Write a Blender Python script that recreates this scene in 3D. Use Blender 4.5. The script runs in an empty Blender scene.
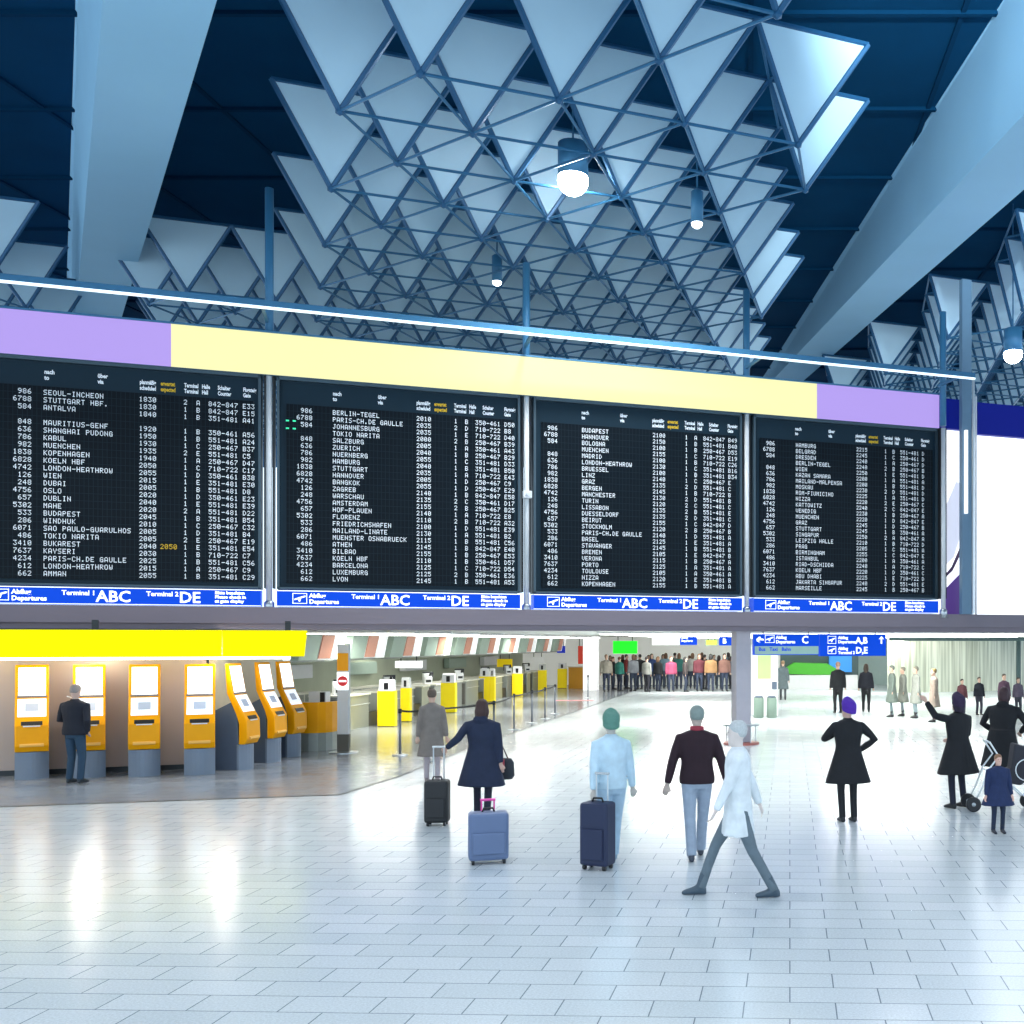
import bpy, bmesh, math, random
from mathutils import Vector, Matrix
random.seed(7)
PI = math.pi
SC = bpy.context.scene
COL = SC.collection
# ---------------------------------------------------------------- camera calibration
F, CX, HY, H = 1060.0, 751.0, 642.0, 2.5
def ground(px, py):
    Y = H * F / (py - HY)
    return Vector(((px - CX) / F * Y, Y, 0))
def at(px, py, Y):
    return Vector(((px - CX) / F * Y, Y, H + (HY - py) / F * Y))
# the plane of the departures boards
TH = math.atan2(1.0, 2.689)
U = Vector((math.cos(TH), math.sin(TH), 0)); W = Vector((-math.sin(TH), math.cos(TH), 0))
P0 = Vector((-0.12, 25.7, 0))
def on_plane(px, off=0.0):            # s along the boards, depth Y, for picture column px and offset behind the plane
    r = (px - CX) / F
    Q = P0 + W * off
    # Q + s U has X = r Y
    s = (r * Q.y - Q.x) / (U.x - r * U.y)
    return s, Q.y + s * U.y
def bz(px, py, off=0.0):
    s, Y = on_plane(px, off)
    return H + (HY - py) / F * Y

# ---------------------------------------------------------------- materials
MATS = {}
def mat(name, col, rough=0.6, metal=0.0, emit=None, estr=0.0, var=0.06, scale=6.0, bump=0.0, alpha=None, spec=0.5, trans=0.0):
    if name in MATS: return MATS[name]
    m = bpy.data.materials.new(name); m.use_nodes = True
    nt = m.node_tree; b = nt.nodes['Principled BSDF']
    b.inputs['Roughness'].default_value = rough
    b.inputs['Metallic'].default_value = metal
    b.inputs['Specular IOR Level'].default_value = spec
    if trans: b.inputs['Transmission Weight'].default_value = trans
    c = tuple(x for x in col) + (1,)
    tc = nt.nodes.new('ShaderNodeTexCoord'); nz = nt.nodes.new('ShaderNodeTexNoise')
    nz.inputs['Scale'].default_value = scale; nz.inputs['Detail'].default_value = 4
    nt.links.new(tc.outputs['Object'], nz.inputs['Vector'])
    mx = nt.nodes.new('ShaderNodeMix'); mx.data_type = 'RGBA'
    mx.inputs[6].default_value = tuple(max(0, x * (1 - var)) for x in col) + (1,)
    mx.inputs[7].default_value = tuple(min(1, x * (1 + var)) for x in col) + (1,)
    nt.links.new(nz.outputs['Fac'], mx.inputs[0])
    nt.links.new(mx.outputs[2], b.inputs['Base Color'])
    if bump:
        bp = nt.nodes.new('ShaderNodeBump'); bp.inputs['Strength'].default_value = bump
        bp.inputs['Distance'].default_value = 0.01
        nt.links.new(nz.outputs['Fac'], bp.inputs['Height']); nt.links.new(bp.outputs['Normal'], b.inputs['Normal'])
    if emit is not None:
        b.inputs['Emission Color'].default_value = tuple(emit) + (1,)
        b.inputs['Emission Strength'].default_value = estr
    MATS[name] = m
    return m
def srgb(r, g, b):
    f = lambda v: (v / 255 / 12.92) if v / 255 <= 0.04045 else ((v / 255 + 0.055) / 1.055) ** 2.4
    return (f(r), f(g), f(b))

# ---------------------------------------------------------------- mesh helpers
def box(bm, x0, x1, y0, y1, z0, z1, M=None):
    vs = [bm.verts.new((x, y, z)) for x in (x0, x1) for y in (y0, y1) for z in (z0, z1)]
    for f in ((0,1,3,2),(4,6,7,5),(0,4,5,1),(2,3,7,6),(0,2,6,4),(1,5,7,3)):
        bm.faces.new([vs[i] for i in f])
    if M is not None:
        for v in vs: v.co = M @ v.co
    return vs
def rod(bm, a, b, r, n=6, r2=None):
    a = Vector(a); b = Vector(b); d = b - a
    if d.length < 1e-6: return
    q = d.to_track_quat('Z', 'Y'); r2 = r if r2 is None else r2
    A, B = [], []
    for i in range(n):
        t = 2 * PI * i / n; v = Vector((math.cos(t), math.sin(t), 0))
        A.append(bm.verts.new(a + q @ (v * r))); B.append(bm.verts.new(b + q @ (v * r2)))
    for i in range(n):
        bm.faces.new((A[i], A[(i+1) % n], B[(i+1) % n], B[i]))
    bm.faces.new(A[::-1]); bm.faces.new(B)
def loft(bm, rings, cap=True):
    R = [[bm.verts.new(p) for p in ring] for ring in rings]
    n = len(R[0])
    for a, b in zip(R, R[1:]):
        for i in range(n): bm.faces.new((a[i], a[(i+1) % n], b[(i+1) % n], b[i]))
    if cap: bm.faces.new(R[0][::-1]); bm.faces.new(R[-1])
def ell(c, rx, ry, n=14, tilt=None):
    out = []
    for i in range(n):
        t = 2 * PI * i / n; v = Vector((rx * math.cos(t), ry * math.sin(t), 0))
        if tilt is not None: v = tilt @ v
        out.append(Vector(c) + v)
    return out
def tube(bm, pts, rs, n=8):
    pts = [Vector(p) for p in pts]; rings = []; ref = None
    for i, p in enumerate(pts):
        d = (pts[min(i+1, len(pts)-1)] - pts[max(i-1, 0)])
        if d.length < 1e-7: d = Vector((0, 0, 1))
        d.normalize()
        if ref is None:
            ref = Vector((1, 0, 0)) if abs(d.x) < 0.8 else Vector((0, 1, 0))
        x = (ref - d * ref.dot(d)).normalized(); y = d.cross(x); ref = x
        r = rs[i] if not isinstance(rs, (int, float)) else rs
        rings.append([p + x * (r * math.cos(2*PI*k/n)) + y * (r * math.sin(2*PI*k/n)) for k in range(n)])
    loft(bm, rings)
def lathe(bm, prof, c=(0, 0, 0), n=20, M=None):
    c = Vector(c); rings = [[c + Vector((r * math.cos(2*PI*k/n), r * math.sin(2*PI*k/n), z)) for k in range(n)] for r, z in prof]
    if M is not None: rings = [[M @ p for p in r] for r in rings]
    loft(bm, rings)
def prism(bm, poly, a0, a1, axis='y', M=None):   # poly (u,v) extruded; axis y: (u,a,v); axis x: (a,u,v); axis z: (u,v,a)
    def mk(u, v, a):
        p = Vector((u, a, v)) if axis == 'y' else Vector((a, u, v)) if axis == 'x' else Vector((u, v, a))
        return M @ p if M is not None else p
    A = [bm.verts.new(mk(u, v, a0)) for u, v in poly]; B = [bm.verts.new(mk(u, v, a1)) for u, v in poly]
    n = len(poly)
    bm.faces.new(A); bm.faces.new(B[::-1])
    for i in range(n): bm.faces.new((A[i], B[i], B[(i+1) % n], A[(i+1) % n]))
def ico(bm, c, rx, ry, rz, sub=2, M=None):
    r = bmesh.ops.create_icosphere(bm, subdivisions=sub, radius=1.0)
    for v in r['verts']:
        v.co = Vector((v.co.x * rx, v.co.y * ry, v.co.z * rz))
        if M is not None: v.co = M @ v.co
        v.co += Vector(c)
def NB(): return bmesh.new()
def mesh_of(name, bm, m, smooth=False, bevel=0.0):
    bmesh.ops.recalc_face_normals(bm, faces=bm.faces)
    if bevel > 0:
        es = [e for e in bm.edges if e.is_manifold and e.calc_face_angle(0) > 0.6]
        try: bmesh.ops.bevel(bm, geom=es, offset=bevel, segments=2, affect='EDGES', profile=0.5, clamp_overlap=True)
        except Exception: pass
    me = bpy.data.meshes.new(name); bm.to_mesh(me); bm.free()
    me.materials.append(m)
    if smooth:
        for p in me.polygons: p.use_smooth = True
    return me
def obj(name, bm, m, parent=None, smooth=False, bevel=0.0, loc=None, rz=None):
    me = bm if isinstance(bm, bpy.types.Mesh) else mesh_of(name, bm, m, smooth, bevel)
    o = bpy.data.objects.new(name, me); COL.objects.link(o)
    if parent is not None: o.parent = parent
    if loc is not None: o.location = loc
    if rz is not None: o.rotation_euler = (0, 0, rz)
    return o
def tag(o, label=None, cat=None, group=None, kind=None):
    if label: o['label'] = label
    if cat: o['category'] = cat
    if group: o['group'] = group
    if kind: o['kind'] = kind
    return o
def thing(name, label, cat, loc=(0, 0, 0), rz=0.0, group=None):
    o = bpy.data.objects.new(name, None); COL.objects.link(o); o.empty_display_size = 0.2
    o.location = loc; o.rotation_euler = (0, 0, rz)
    return tag(o, label, cat, group)
def struct(name, bm, m, smooth=False, loc=None, rz=None, bevel=0.0):
    return tag(obj(name, bm, m, None, smooth, bevel, loc, rz), kind='structure')
def dup(root, loc, rz, label=None, group=None):
    r = root.copy(); COL.objects.link(r); r.location = loc; r.rotation_euler = (0, 0, rz)
    if label: r['label'] = label
    if group: r['group'] = group
    for ch in list(root.children):
        c = ch.copy(); COL.objects.link(c); c.parent = r
        for g in list(ch.children):
            d = g.copy(); COL.objects.link(d); d.parent = c
    return r
def text(name, s, size, m, parent, loc, rot=(PI/2, 0, 0), align='LEFT', depth=0.004, bold=0.0, sx=1.0):
    cu = bpy.data.curves.new('lettering', 'FONT'); cu.body = s; cu.size = size; cu.extrude = depth
    cu.align_x = align; cu.offset = bold; cu.resolution_u = 2
    t = bpy.data.objects.new('tmp', cu); COL.objects.link(t)
    dg = bpy.context.evaluated_depsgraph_get()
    me = bpy.data.meshes.new_from_object(t.evaluated_get(dg))
    bpy.data.objects.remove(t); bpy.data.curves.remove(cu)
    me.materials.clear(); me.materials.append(m)
    o = bpy.data.objects.new(name, me); COL.objects.link(o); o.parent = parent
    o.location = loc; o.rotation_euler = rot; o.scale = (sx, 1, 1)
    return o

# ---------------------------------------------------------------- colours
white = mat('white_paint', (0.8, 0.81, 0.82), 0.45)
steel = mat('brushed_steel', (0.55, 0.58, 0.6), 0.3, 0.9)
dark_metal = mat('dark_metal', (0.03, 0.035, 0.04), 0.4, 0.5)
blue_steel = mat('blue_steel', srgb(62, 122, 160), 0.45, 0.1)
rod_mat = mat('truss_rod', srgb(50, 112, 152), 0.4, 0.2)
chord_mat = mat('truss_chord', srgb(36, 92, 132), 0.4, 0.2)
panel_mat = mat('acoustic_panel', srgb(192, 224, 240), 0.6, var=0.06, scale=1.2)
beam_mat = mat('blue_concrete', srgb(158, 210, 240), 0.7, var=0.05, scale=0.6, bump=0.1)
ceil_mat = mat('ceiling_deck', srgb(8, 62, 96), 0.9, spec=.05, var=0.25, scale=0.5)
yellow = mat('yellow_panel', srgb(255, 235, 0), 0.45)
orange = mat('orange_shell', srgb(255, 170, 0), 0.35, spec=.2)
grey = mat('grey_shell', srgb(120, 132, 148), 0.4)
dgrey = mat('dark_grey_shell', srgb(84, 96, 114), 0.45)
black = mat('black_plastic', (0.01, 0.01, 0.012), 0.35)
board_black = mat('flap_board', srgb(28, 48, 60), 0.4, spec=0.15)
flap_white = mat('flap_white', (0.85, 0.88, 0.9), 0.5, emit=(0.85, 0.93, 1.0), estr=0.18)
flap_yellow = mat('flap_yellow', srgb(235, 190, 20), 0.5)
screen_white = mat('lit_screen', (0.9, 0.92, 0.95), 0.3, emit=(0.93, 0.97, 1.0), estr=1.6)
tube_mat = mat('lit_tube', (0.9, 0.95, 1), 0.4, emit=(0.85, 0.95, 1.0), estr=5.0)
warm_tube = mat('warm_tube', (1, 1, .95), 0.4, emit=(1.0, 1.0, 0.93), estr=6.0)
sign_blue = mat('sign_blue', srgb(5, 40, 140), 0.4, emit=srgb(8, 80, 225), estr=0.8, spec=.1)
sign_white = mat('sign_white', (0.9, 0.93, 0.95), 0.4, emit=(0.9, 0.96, 1.0), estr=1.1)
counter_grey = mat('counter_steel', srgb(150, 155, 148), 0.35, 0.3)
counter_dark = mat('counter_side', srgb(88, 86, 80), 0.5)
counter_top = mat('counter_top', srgb(215, 214, 200), 0.35)
wall_green = mat('pale_green_panel', srgb(160, 178, 164), 0.5)
mauve = mat('mauve_fascia', srgb(134, 122, 130), 0.6, var=0.04, scale=1.0)

# ================================================================ SETTING
# floor material
def floor_material(name, c1, c2, cj, rough, rot):
    m = bpy.data.materials.new(name); m.use_nodes = True; nt = m.node_tree; N = nt.nodes; L = nt.links
    b = N['Principled BSDF']
    tc = N.new('ShaderNodeTexCoord'); mp = N.new('ShaderNodeMapping'); mp.inputs['Rotation'].default_value = (0, 0, rot)
    L.new(tc.outputs['Object'], mp.inputs['Vector'])
    br = N.new('ShaderNodeTexBrick'); br.inputs['Scale'].default_value = 1.0
    br.inputs['Brick Width'].default_value = 0.63; br.inputs['Row Height'].default_value = 0.32
    br.inputs['Mortar Size'].default_value = 0.005; br.inputs['Mortar Smooth'].default_value = 0.1
    br.inputs['Color1'].default_value = c1 + (1,); br.inputs['Color2'].default_value = c2 + (1,); br.inputs['Mortar'].default_value = cj + (1,)
    L.new(mp.outputs[0], br.inputs['Vector'])
    nz = N.new('ShaderNodeTexNoise'); nz.inputs['Scale'].default_value = 55; nz.inputs['Detail'].default_value = 5; nz.inputs['Roughness'].default_value = 0.8
    L.new(mp.outputs[0], nz.inputs['Vector'])
    rp = N.new('ShaderNodeMapRange'); rp.inputs[1].default_value = 0.35; rp.inputs[2].default_value = 0.65; rp.inputs[3].default_value = 0.80; rp.inputs[4].default_value = 1.1
    L.new(nz.outputs['Fac'], rp.inputs[0])
    mx = N.new('ShaderNodeVectorMath'); mx.operation = 'SCALE'
    L.new(br.outputs['Color'], mx.inputs[0]); L.new(rp.outputs[0], mx.inputs['Scale'])
    L.new(mx.outputs[0], b.inputs['Base Color'])
    b.inputs['Specular IOR Level'].default_value = 0.6
    nr = N.new('ShaderNodeTexNoise'); nr.inputs['Scale'].default_value = 2.0; L.new(mp.outputs[0], nr.inputs['Vector'])
    rr = N.new('ShaderNodeMapRange'); rr.inputs[3].default_value = rough * 0.8; rr.inputs[4].default_value = rough * 1.25
    L.new(nr.outputs['Fac'], rr.inputs[0]); L.new(rr.outputs[0], b.inputs['Roughness'])
    bp = N.new('ShaderNodeBump'); bp.inputs['Strength'].default_value = 0.25; bp.inputs['Distance'].default_value = 0.002; bp.invert = True
    L.new(br.outputs['Fac'], bp.inputs['Height']); L.new(bp.outputs['Normal'], b.inputs['Normal'])
    return m
fm = floor_material('granite_tiles', (0.62, 0.68, 0.71), (0.70, 0.75, 0.78), (0.2, 0.25, 0.29), 0.19, math.radians(2.1))
bm = NB(); box(bm, -45, 40, -6, 95, -0.3, 0); struct('floor', bm, fm)
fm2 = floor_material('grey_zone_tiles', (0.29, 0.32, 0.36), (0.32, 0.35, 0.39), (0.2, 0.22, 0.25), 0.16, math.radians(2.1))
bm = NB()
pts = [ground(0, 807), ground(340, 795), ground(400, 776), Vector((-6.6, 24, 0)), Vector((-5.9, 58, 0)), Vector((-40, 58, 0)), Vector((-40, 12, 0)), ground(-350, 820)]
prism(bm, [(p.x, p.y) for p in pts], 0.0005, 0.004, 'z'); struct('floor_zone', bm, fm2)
bm = NB()
for a, b in zip(pts[:5], pts[1:5]):
    d = (b - a).normalized(); n = Vector((-d.y, d.x, 0)) * 0.03
    prism(bm, [((a-n).x, (a-n).y), ((b-n).x, (b-n).y), ((b+n).x, (b+n).y), ((a+n).x, (a+n).y)], 0.0041, 0.006, 'z')
struct('trim_1', bm, dark_metal)
# main ceiling deck (rises gently with depth)
bm = NB()
def deck(Y): return H + 10.9 + 0.05 * Y
prism(bm, [(-8, deck(-8)), (95, deck(95)), (95, deck(95) + .4), (-8, deck(-8) + .4)], -45, 40, 'x')
struct('ceiling', bm, None or ceil_mat)
# coffer joints on the deck
bm = NB()
for i in range(20):
    Y = 4 + i * 4.0; box(bm, -45, 40, Y - .05, Y + .05, deck(Y) - .08, deck(Y) + .02)
for i in range(22):
    X = -44 + i * 4.0
    prism(bm, [(-8, deck(-8) - .05), (95, deck(95) - .05), (95, deck(95) + .02), (-8, deck(-8) + .02)], X - .05, X + .05, 'x')
struct('trim_2', bm, mat('deck_joint', srgb(6, 52, 82), 0.9, spec=.05))

# concrete girders: edge lines through a vanishing point
def girder(n, vpx, lat, Y0, Y1):
    t = 109.0 / F; bm = NB(); k = (vpx - CX) / F
    l0, l1, l2, l3 = lat
    rings = []
    for Y in (Y0, Y1):
        zb = H + 7.5 + t * Y; zt = max(deck(Y) + .1, zb + .2)
        rings.append([Vector((k * Y + l0, Y, zb)), Vector((k * Y + l1, Y, zb)), Vector((k * Y + l2, Y, zt)), Vector((k * Y + l3, Y, zt))])
    loft(bm, rings)
    o = obj('girder', bm, beam_mat)
    return o
o = girder(1, 57, (46/533*7.5, 160/533*7.5, 1.9, 0.25), 2, 58)
tag(o, 'pale blue concrete ceiling girder running down at the left of the picture', 'girder')
o = girder(2, 628, (0.946*7.5, 1.153*7.5, 9.0, 6.9), 2, 58)
tag(o, 'wide blue concrete ceiling girder slanting down at the upper right', 'girder')

# space frame
D = 8.0; LL = 0.2717 * D; th = math.radians(83.66)
va = Vector((math.cos(th + PI/3), math.sin(th + PI/3), 0)) * LL; vb = Vector((math.cos(th), math.sin(th), 0)) * LL
O = Vector((-0.611, 2.326, 0)) * D
def low(m, n):
    p = O + va * m + vb * n; p.z = H + D + 0.05 * p.y; return p
def up(p, k):
    t = th + math.radians((150, 270, 30)[k]); q = p + Vector((math.cos(t), math.sin(t), 0)) * (LL / math.sqrt(3))
    q.z = H + D * 1.215 + 0.05 * q.y; return q
def space_frame(nodes, label, group=None):
    o0 = low(*nodes[0]); root = thing('ceiling_truss', label, 'ceiling truss', (o0.x, o0.y, o0.z))
    S = set(nodes); bmL, bmC = NB(), NB(); off = o0
    done = set()
    def key(a, b): return tuple(sorted([tuple(round(c, 2) for c in a), tuple(round(c, 2) for c in b)]))
    for (m, n) in nodes:
        p = low(m, n)
        for q in ((m+1, n), (m, n+1), (m-1, n+1)):
            if q in S: rod(bmL, p - off, low(*q) - off, 0.028, 5)
        us = [up(p, 0), up(p, 1), up(p, 2)]
        rod(bmC, p - off, us[0] - off, 0.055, 6); rod(bmC, p - off, us[1] - off, 0.055, 6)
        for i in range(3):
            k = key(us[i], us[(i+1) % 3])
            if k in done or (i > 0 and (m - 1, n) in S and (m + 1, n) in S): continue
            done.add(k)
            rod(bmC if i == 0 else bmL, us[i] - off, us[(i+1) % 3] - off, 0.045 if i == 0 else 0.03, 5)
        ico(bmC, p - off, .085, .085, .085, 1)
    obj('tie_lattice', bmL, rod_mat, root); obj('chord_lattice', bmC, chord_mat, root)
    # one panel mesh shared by every copy
    p = low(0, 0); tri = [Vector((0, 0, 0)), up(p, 0) - p, up(p, 1) - p]
    cen = sum(tri, Vector()) / 3; nr = (tri[1]).cross(tri[2]).normalized() * 0.012
    bm = NB(); tt = [cen + (v - cen) * 0.93 for v in tri]
    loft(bm, [[v - nr for v in tt], [v + nr for v in tt]])
    me = mesh_of('acoustic_panel', bm, panel_mat)
    order = sorted(nodes, key=lambda q: low(*q).y)
    for q in order[:100]:
        c = obj('acoustic_panel', me, panel_mat, root); c.location = low(*q) - off
    if len(order) > 100:
        bm = NB()
        for q in order[100:]:
            s = low(*q) - off
            loft(bm, [[v - nr + s for v in tt], [v + nr + s for v in tt]])
        tag(obj('distant_panels', bm, panel_mat, root), kind='stuff')
    return root
def cond_main(m, n): return m - n <= 2 and m >= -3 + (max(n, 0) // 4) and low(m, n).y < 62 and n >= -4
main = [(m, n) for n in range(-1, 26) for m in range(-3, 24) if cond_main(m, n) and low(m, n).y < 62 and (n >= 0 or (n == -1 and m not in (-1, -3))) and (m, n) != (-3, 1)]
space_frame(main, 'large blue space-frame truss with triangular panels filling the upper centre')
B_ = [(m, n) for n in range(-2, 18) for m in range(2, 24) if 3 <= m - n <= 6 and m + n >= 7 and low(m, n).y < 60]
space_frame(B_, 'small truss cluster of triangular panels right of the left girder')
C_ = [(m, n) for n in range(-6, 10) for m in range(7, 24) if 9 <= m - n <= 14 and 7 <= m + n <= 20]
space_frame(C_, 'truss cluster of triangular panels at the far left edge')
D_ = [(m, n) for n in range(8, 24) for m in range(-10, 6) if m <= -6 + max(0, (n - 8)) // 2 - (1 if n > 16 else 0) and low(m, n).y < 62 and low(m, n).x < 26]
space_frame(D_, 'truss cluster of triangular panels at the right beyond the slanting girder')

# ceiling lamps with real lights
def hall_lamp(px, py, Y, power, label, r=0.16, col=(0.92, 0.97, 1.0), bulb=20.0, spot=True):
    p = at(px, py, Y); t = thing('pendant_lamp', label, 'ceiling lamp', tuple(p))
    b = NB(); lathe(b, [(r*.5, .75), (r, .70), (r, .06), (r*.96, .06), (r*.96, .68), (r*.5, .70)][:3], n=18); 
    obj('housing', b, blue_steel, t, True)
    b = NB(); rod(b, (0, 0, .74), (0, 0, max(1.0, deck(Y) - p.z)), .02, 6); obj('cable', b, rod_mat, t)
    b = NB()
    if r > .2: ico(b, (0, 0, -.02), r, r, r * .95, 3)
    else: lathe(b, [(r*.9, .058), (r*.8, .0), (r*.4, -.04), (.01, -.05)], n=18)
    obj('bulb', b, mat('bulb_%d' % int(bulb), (1, 1, 1), 0.4, emit=(.95, .98, 1), estr=bulb), t, True)
    ld = bpy.data.lights.new('lamp_light', 'SPOT' if spot else 'POINT'); ld.energy = power; ld.color = col; ld.shadow_soft_size = r
    if spot: ld.spot_size = math.radians(150); ld.spot_blend = 0.6
    lo = bpy.data.objects.new('lamp_light', ld); COL.objects.link(lo); lo.parent = t; lo.location = (0, 0, -r - .25)
    return t
hall_lamp(573, 180, 21, 900, 'brilliant white lamp hanging from the centre of the big truss', r=.30, bulb=60)
hall_lamp(697, 226, 22, 500, 'small downlight on the truss right of the brilliant lamp', r=.13, bulb=6)
hall_lamp(497, 284, 27, 500, 'small downlight low on the truss above the second board', r=.13, bulb=6)
hall_lamp(1013, 354, 30, 1200, 'bright lamp under the truss at the right edge', r=.26, bulb=40)
k = 0
for X in (-13, -4, 5, 14):  # unseen overhead spots without fittings, added to light the foreground floor
    for Y in (-3, 4, 11):
        k += 1
        p = (X, Y, 10.2)
        ld = bpy.data.lights.new('hall_fill_spot', 'SPOT'); ld.energy = 700; ld.color = (0.88, 0.95, 1.0); ld.shadow_soft_size = .5
        ld.spot_size = math.radians(140); ld.spot_blend = .7
        lo = bpy.data.objects.new('hall_fill_spot', ld); COL.objects.link(lo); lo.location = p
# out-of-view spots added to brighten the deck at the upper right
for p, tgt, e in (((4.1, 8.5, 11.0), (4.3, 21, 14.4), 7000), ((15, 13, 9), (8, 27, 14.5), 4000), ((3.9, 10, 11.6), (3.6, 17, 14.0), 4000)):
    ld = bpy.data.lights.new('deck_fill_spot', 'SPOT'); ld.energy = e; ld.color = (.75, .9, 1); ld.shadow_soft_size = .15; ld.spot_size = math.radians(42); ld.spot_blend = .8
    lo = bpy.data.objects.new('deck_fill_spot', ld); COL.objects.link(lo); lo.location = p
    lo.rotation_euler = (Vector(tgt) - Vector(p)).to_track_quat('-Z', 'Y').to_euler()

# ================================================================ BOARDS
def root_at(name, label, cat, s, off=0.0, group=None, z=0.0):
    p = P0 + U * s + W * off; return thing(name, label, cat, (p.x, p.y, z), TH, group)
# fascia beam below the boards
z0, z1 = 2.76, 3.22
bm = NB(); box(bm, -26, 16, -.25, .9, z0 + .12, z1); box(bm, -26, 16, -.18, .9, z0, z0 + .12)
bm.normal_update()
struct('trim_3', bm, mauve, loc=P0, rz=TH)
# low ceiling beyond the boards
bm = NB(); prism(bm, [(-26, .9), (22, .9), (22, 10), (22, 60), (-26, 60)], 2.80, 3.1, 'z')
struct('ceiling_low', bm, mat('low_ceiling', (0.75, 0.76, 0.72), 0.6), loc=P0, rz=TH)

PITCH = 5.28
FONT = dict(zip("0123456789ABCDEFGHIJKLMNOPQRSTUVWXYZ-.", """3E5149453E 00427F4000 4261514946 2141454B31 1814127F10 2745454539 3C4A494930 0171090503 3649494936 064949291E
7E1111117E 7F49494936 3E41414122 7F4141221C 7F49494941 7F09090901 3E4149497A 7F0808087F 00417F4100 2040413F01 7F08142241 7F40404040 7F020C027F 7F0408107F 3E4141413E 7F09090906 3E4151215E 7F09192946 4649494931 01017F0101 3F4040403F 1F2040201F 3F4038403F 6314081463 0708700807 6151494543 0808080808 0060600000""".split()))
def matrix_text(bm, s, x, z, pitch=0.079, h=0.098, w=0.058, y=-0.075):
    for i, ch in enumerate(s):
        g = FONT.get(ch)
        if not g: continue
        cols = [int(g[2*k:2*k+2], 16) for k in range(5)]
        for c in range(5):
            r = 0
            while r < 7:
                if cols[c] >> r & 1:
                    r2 = r
                    while r2 < 7 and cols[c] >> r2 & 1: r2 += 1
                    xa = x + i * pitch + c * w / 5 ; xb = xa + w / 5 * 1.02
                    za = z + h * (1 - r / 7); zb = z + h * (1 - r2 / 7)
                    vs = [bm.verts.new(v) for v in ((xa, y, zb), (xb, y, zb), (xb, y, za), (xa, y, za))]
                    bm.faces.new(vs)
                    r = r2
                else: r += 1
NUM = "986 6788 584 - 848 636 786 982 1838 6828 4742 126 248 4756 657 5302 533 286 6071 486 3410 7637 4234 612 662".split()
D1 = ["SEOUL-INCHEON","STUTTGART HBF.","ANTALYA","","MAURITIUS-GENF","SHANGHAI PUDONG","KABUL","MUENCHEN","KOPENHAGEN","KOELN HBF","LONDON-HEATHROW","WIEN","DUBAI","OSLO","DUBLIN","MAHE","BUDAPEST","WINDHUK","SAO PAULO-GUARULHOS","TOKIO NARITA","BUKAREST","KAYSERI","PARIS-CH.DE GAULLE","LONDON-HEATHROW","AMMAN"]
D2 = ["BERLIN-TEGEL","PARIS-CH.DE GAULLE","JOHANNESBURG","TOKIO NARITA","SALZBURG","ZUERICH","NUERNBERG","HAMBURG","STUTTGART","HANNOVER","BANGKOK","ZAGREB","WARSCHAU","AMSTERDAM","HOF-PLAUEN","FLORENZ","FRIEDRICHSHAFEN","MAILAND-LINATE","MUENSTER OSNABRUECK","ATHEN","BILBAO","KOELN HBF","BARCELONA","LUXEMBURG","LYON"]
D3 = ["BUDAPEST","HANNOVER","BOLOGNA","MUENCHEN","MADRID","LONDON-HEATHROW","BRUESSEL","LINZ","GRAZ","BERGEN","MANCHESTER","TURIN","LISSABON","DUESSELDORF","BEIRUT","STOCKHOLM","PARIS-CH.DE GAULLE","BASEL","STAVANGER","BREMEN","VERONA","PORTO","TOULOUSE","NIZZA","KOPENHAGEN"]
D4 = ["HAMBURG","BELGRAD","DRESDEN","BERLIN-TEGEL","WIEN","KAZAN SAMARA","MAILAND-MALPENSA","MOSKAU","ROM-FIUMICINO","NIZZA","KATTOWITZ","VENEDIG","MUENCHEN","GRAZ","STUTTGART","SINGAPUR","LEIPZIG HALLE","PRAG","BIRMINGHAM","ISTANBUL","RIAD-DSCHIDDA","KOELN HBF","ABU DHABI","JAKARTA SINGAPUR","MARSEILLE"]
LAB = ['split-flap departures board at the far left, first destination SEOUL-INCHEON', 'split-flap departures board with green indicator dots, second from the left', 'split-flap departures board third from the left, ending with KOPENHAGEN', 'split-flap departures board at the right end beside the white panel']
fb = bpy.data.materials.new('flap_cells'); fb.use_nodes = True
nt = fb.node_tree; bs = nt.nodes['Principled BSDF']; bs.inputs['Roughness'].default_value = .4; bs.inputs['Specular IOR Level'].default_value = .12
tc = nt.nodes.new('ShaderNodeTexCoord'); mp = nt.nodes.new('ShaderNodeMapping'); mp.inputs['Rotation'].default_value = (PI/2, 0, 0)
br = nt.nodes.new('ShaderNodeTexBrick'); br.offset = 0; br.inputs['Scale'].default_value = 1
br.inputs['Brick Width'].default_value = .079; br.inputs['Row Height'].default_value = .1465; br.inputs['Mortar Size'].default_value = .006
br.inputs['Color1'].default_value = srgb(10, 19, 26) + (1,); br.inputs['Color2'].default_value = srgb(12, 22, 29) + (1,); br.inputs['Mortar'].default_value = srgb(25, 37, 45) + (1,)
nt.links.new(tc.outputs['Object'], mp.inputs[0]); nt.links.new(mp.outputs[0], br.inputs['Vector']); nt.links.new(br.outputs['Color'], bs.inputs['Base Color'])
def icon_plane(bm, x, z, w, h, y):   # square frame and a rising aircraft outline
    t = h * .06
    for a in ((x, x + w, z, z + t), (x, x + w, z + h - t, z + h), (x, x + t, z, z + h), (x + w - t, x + w, z, z + h)):
        box(bm, a[0], a[1], y - .004, y, a[2], a[3])
    prism(bm, [(x + w*.12, z + h*.32), (x + w*.85, z + h*.62), (x + w*.92, z + h*.76), (x + w*.78, z + h*.76), (x + w*.12, z + h*.46)], y - .004, y, 'y')
    prism(bm, [(x + w*.36, z + h*.45), (x + w*.42, z + h*.2), (x + w*.52, z + h*.2), (x + w*.6, z + h*.58)], y - .004, y, 'y')
ZF0, ZF1 = 3.60, 8.02      # dark face of a board
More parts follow.
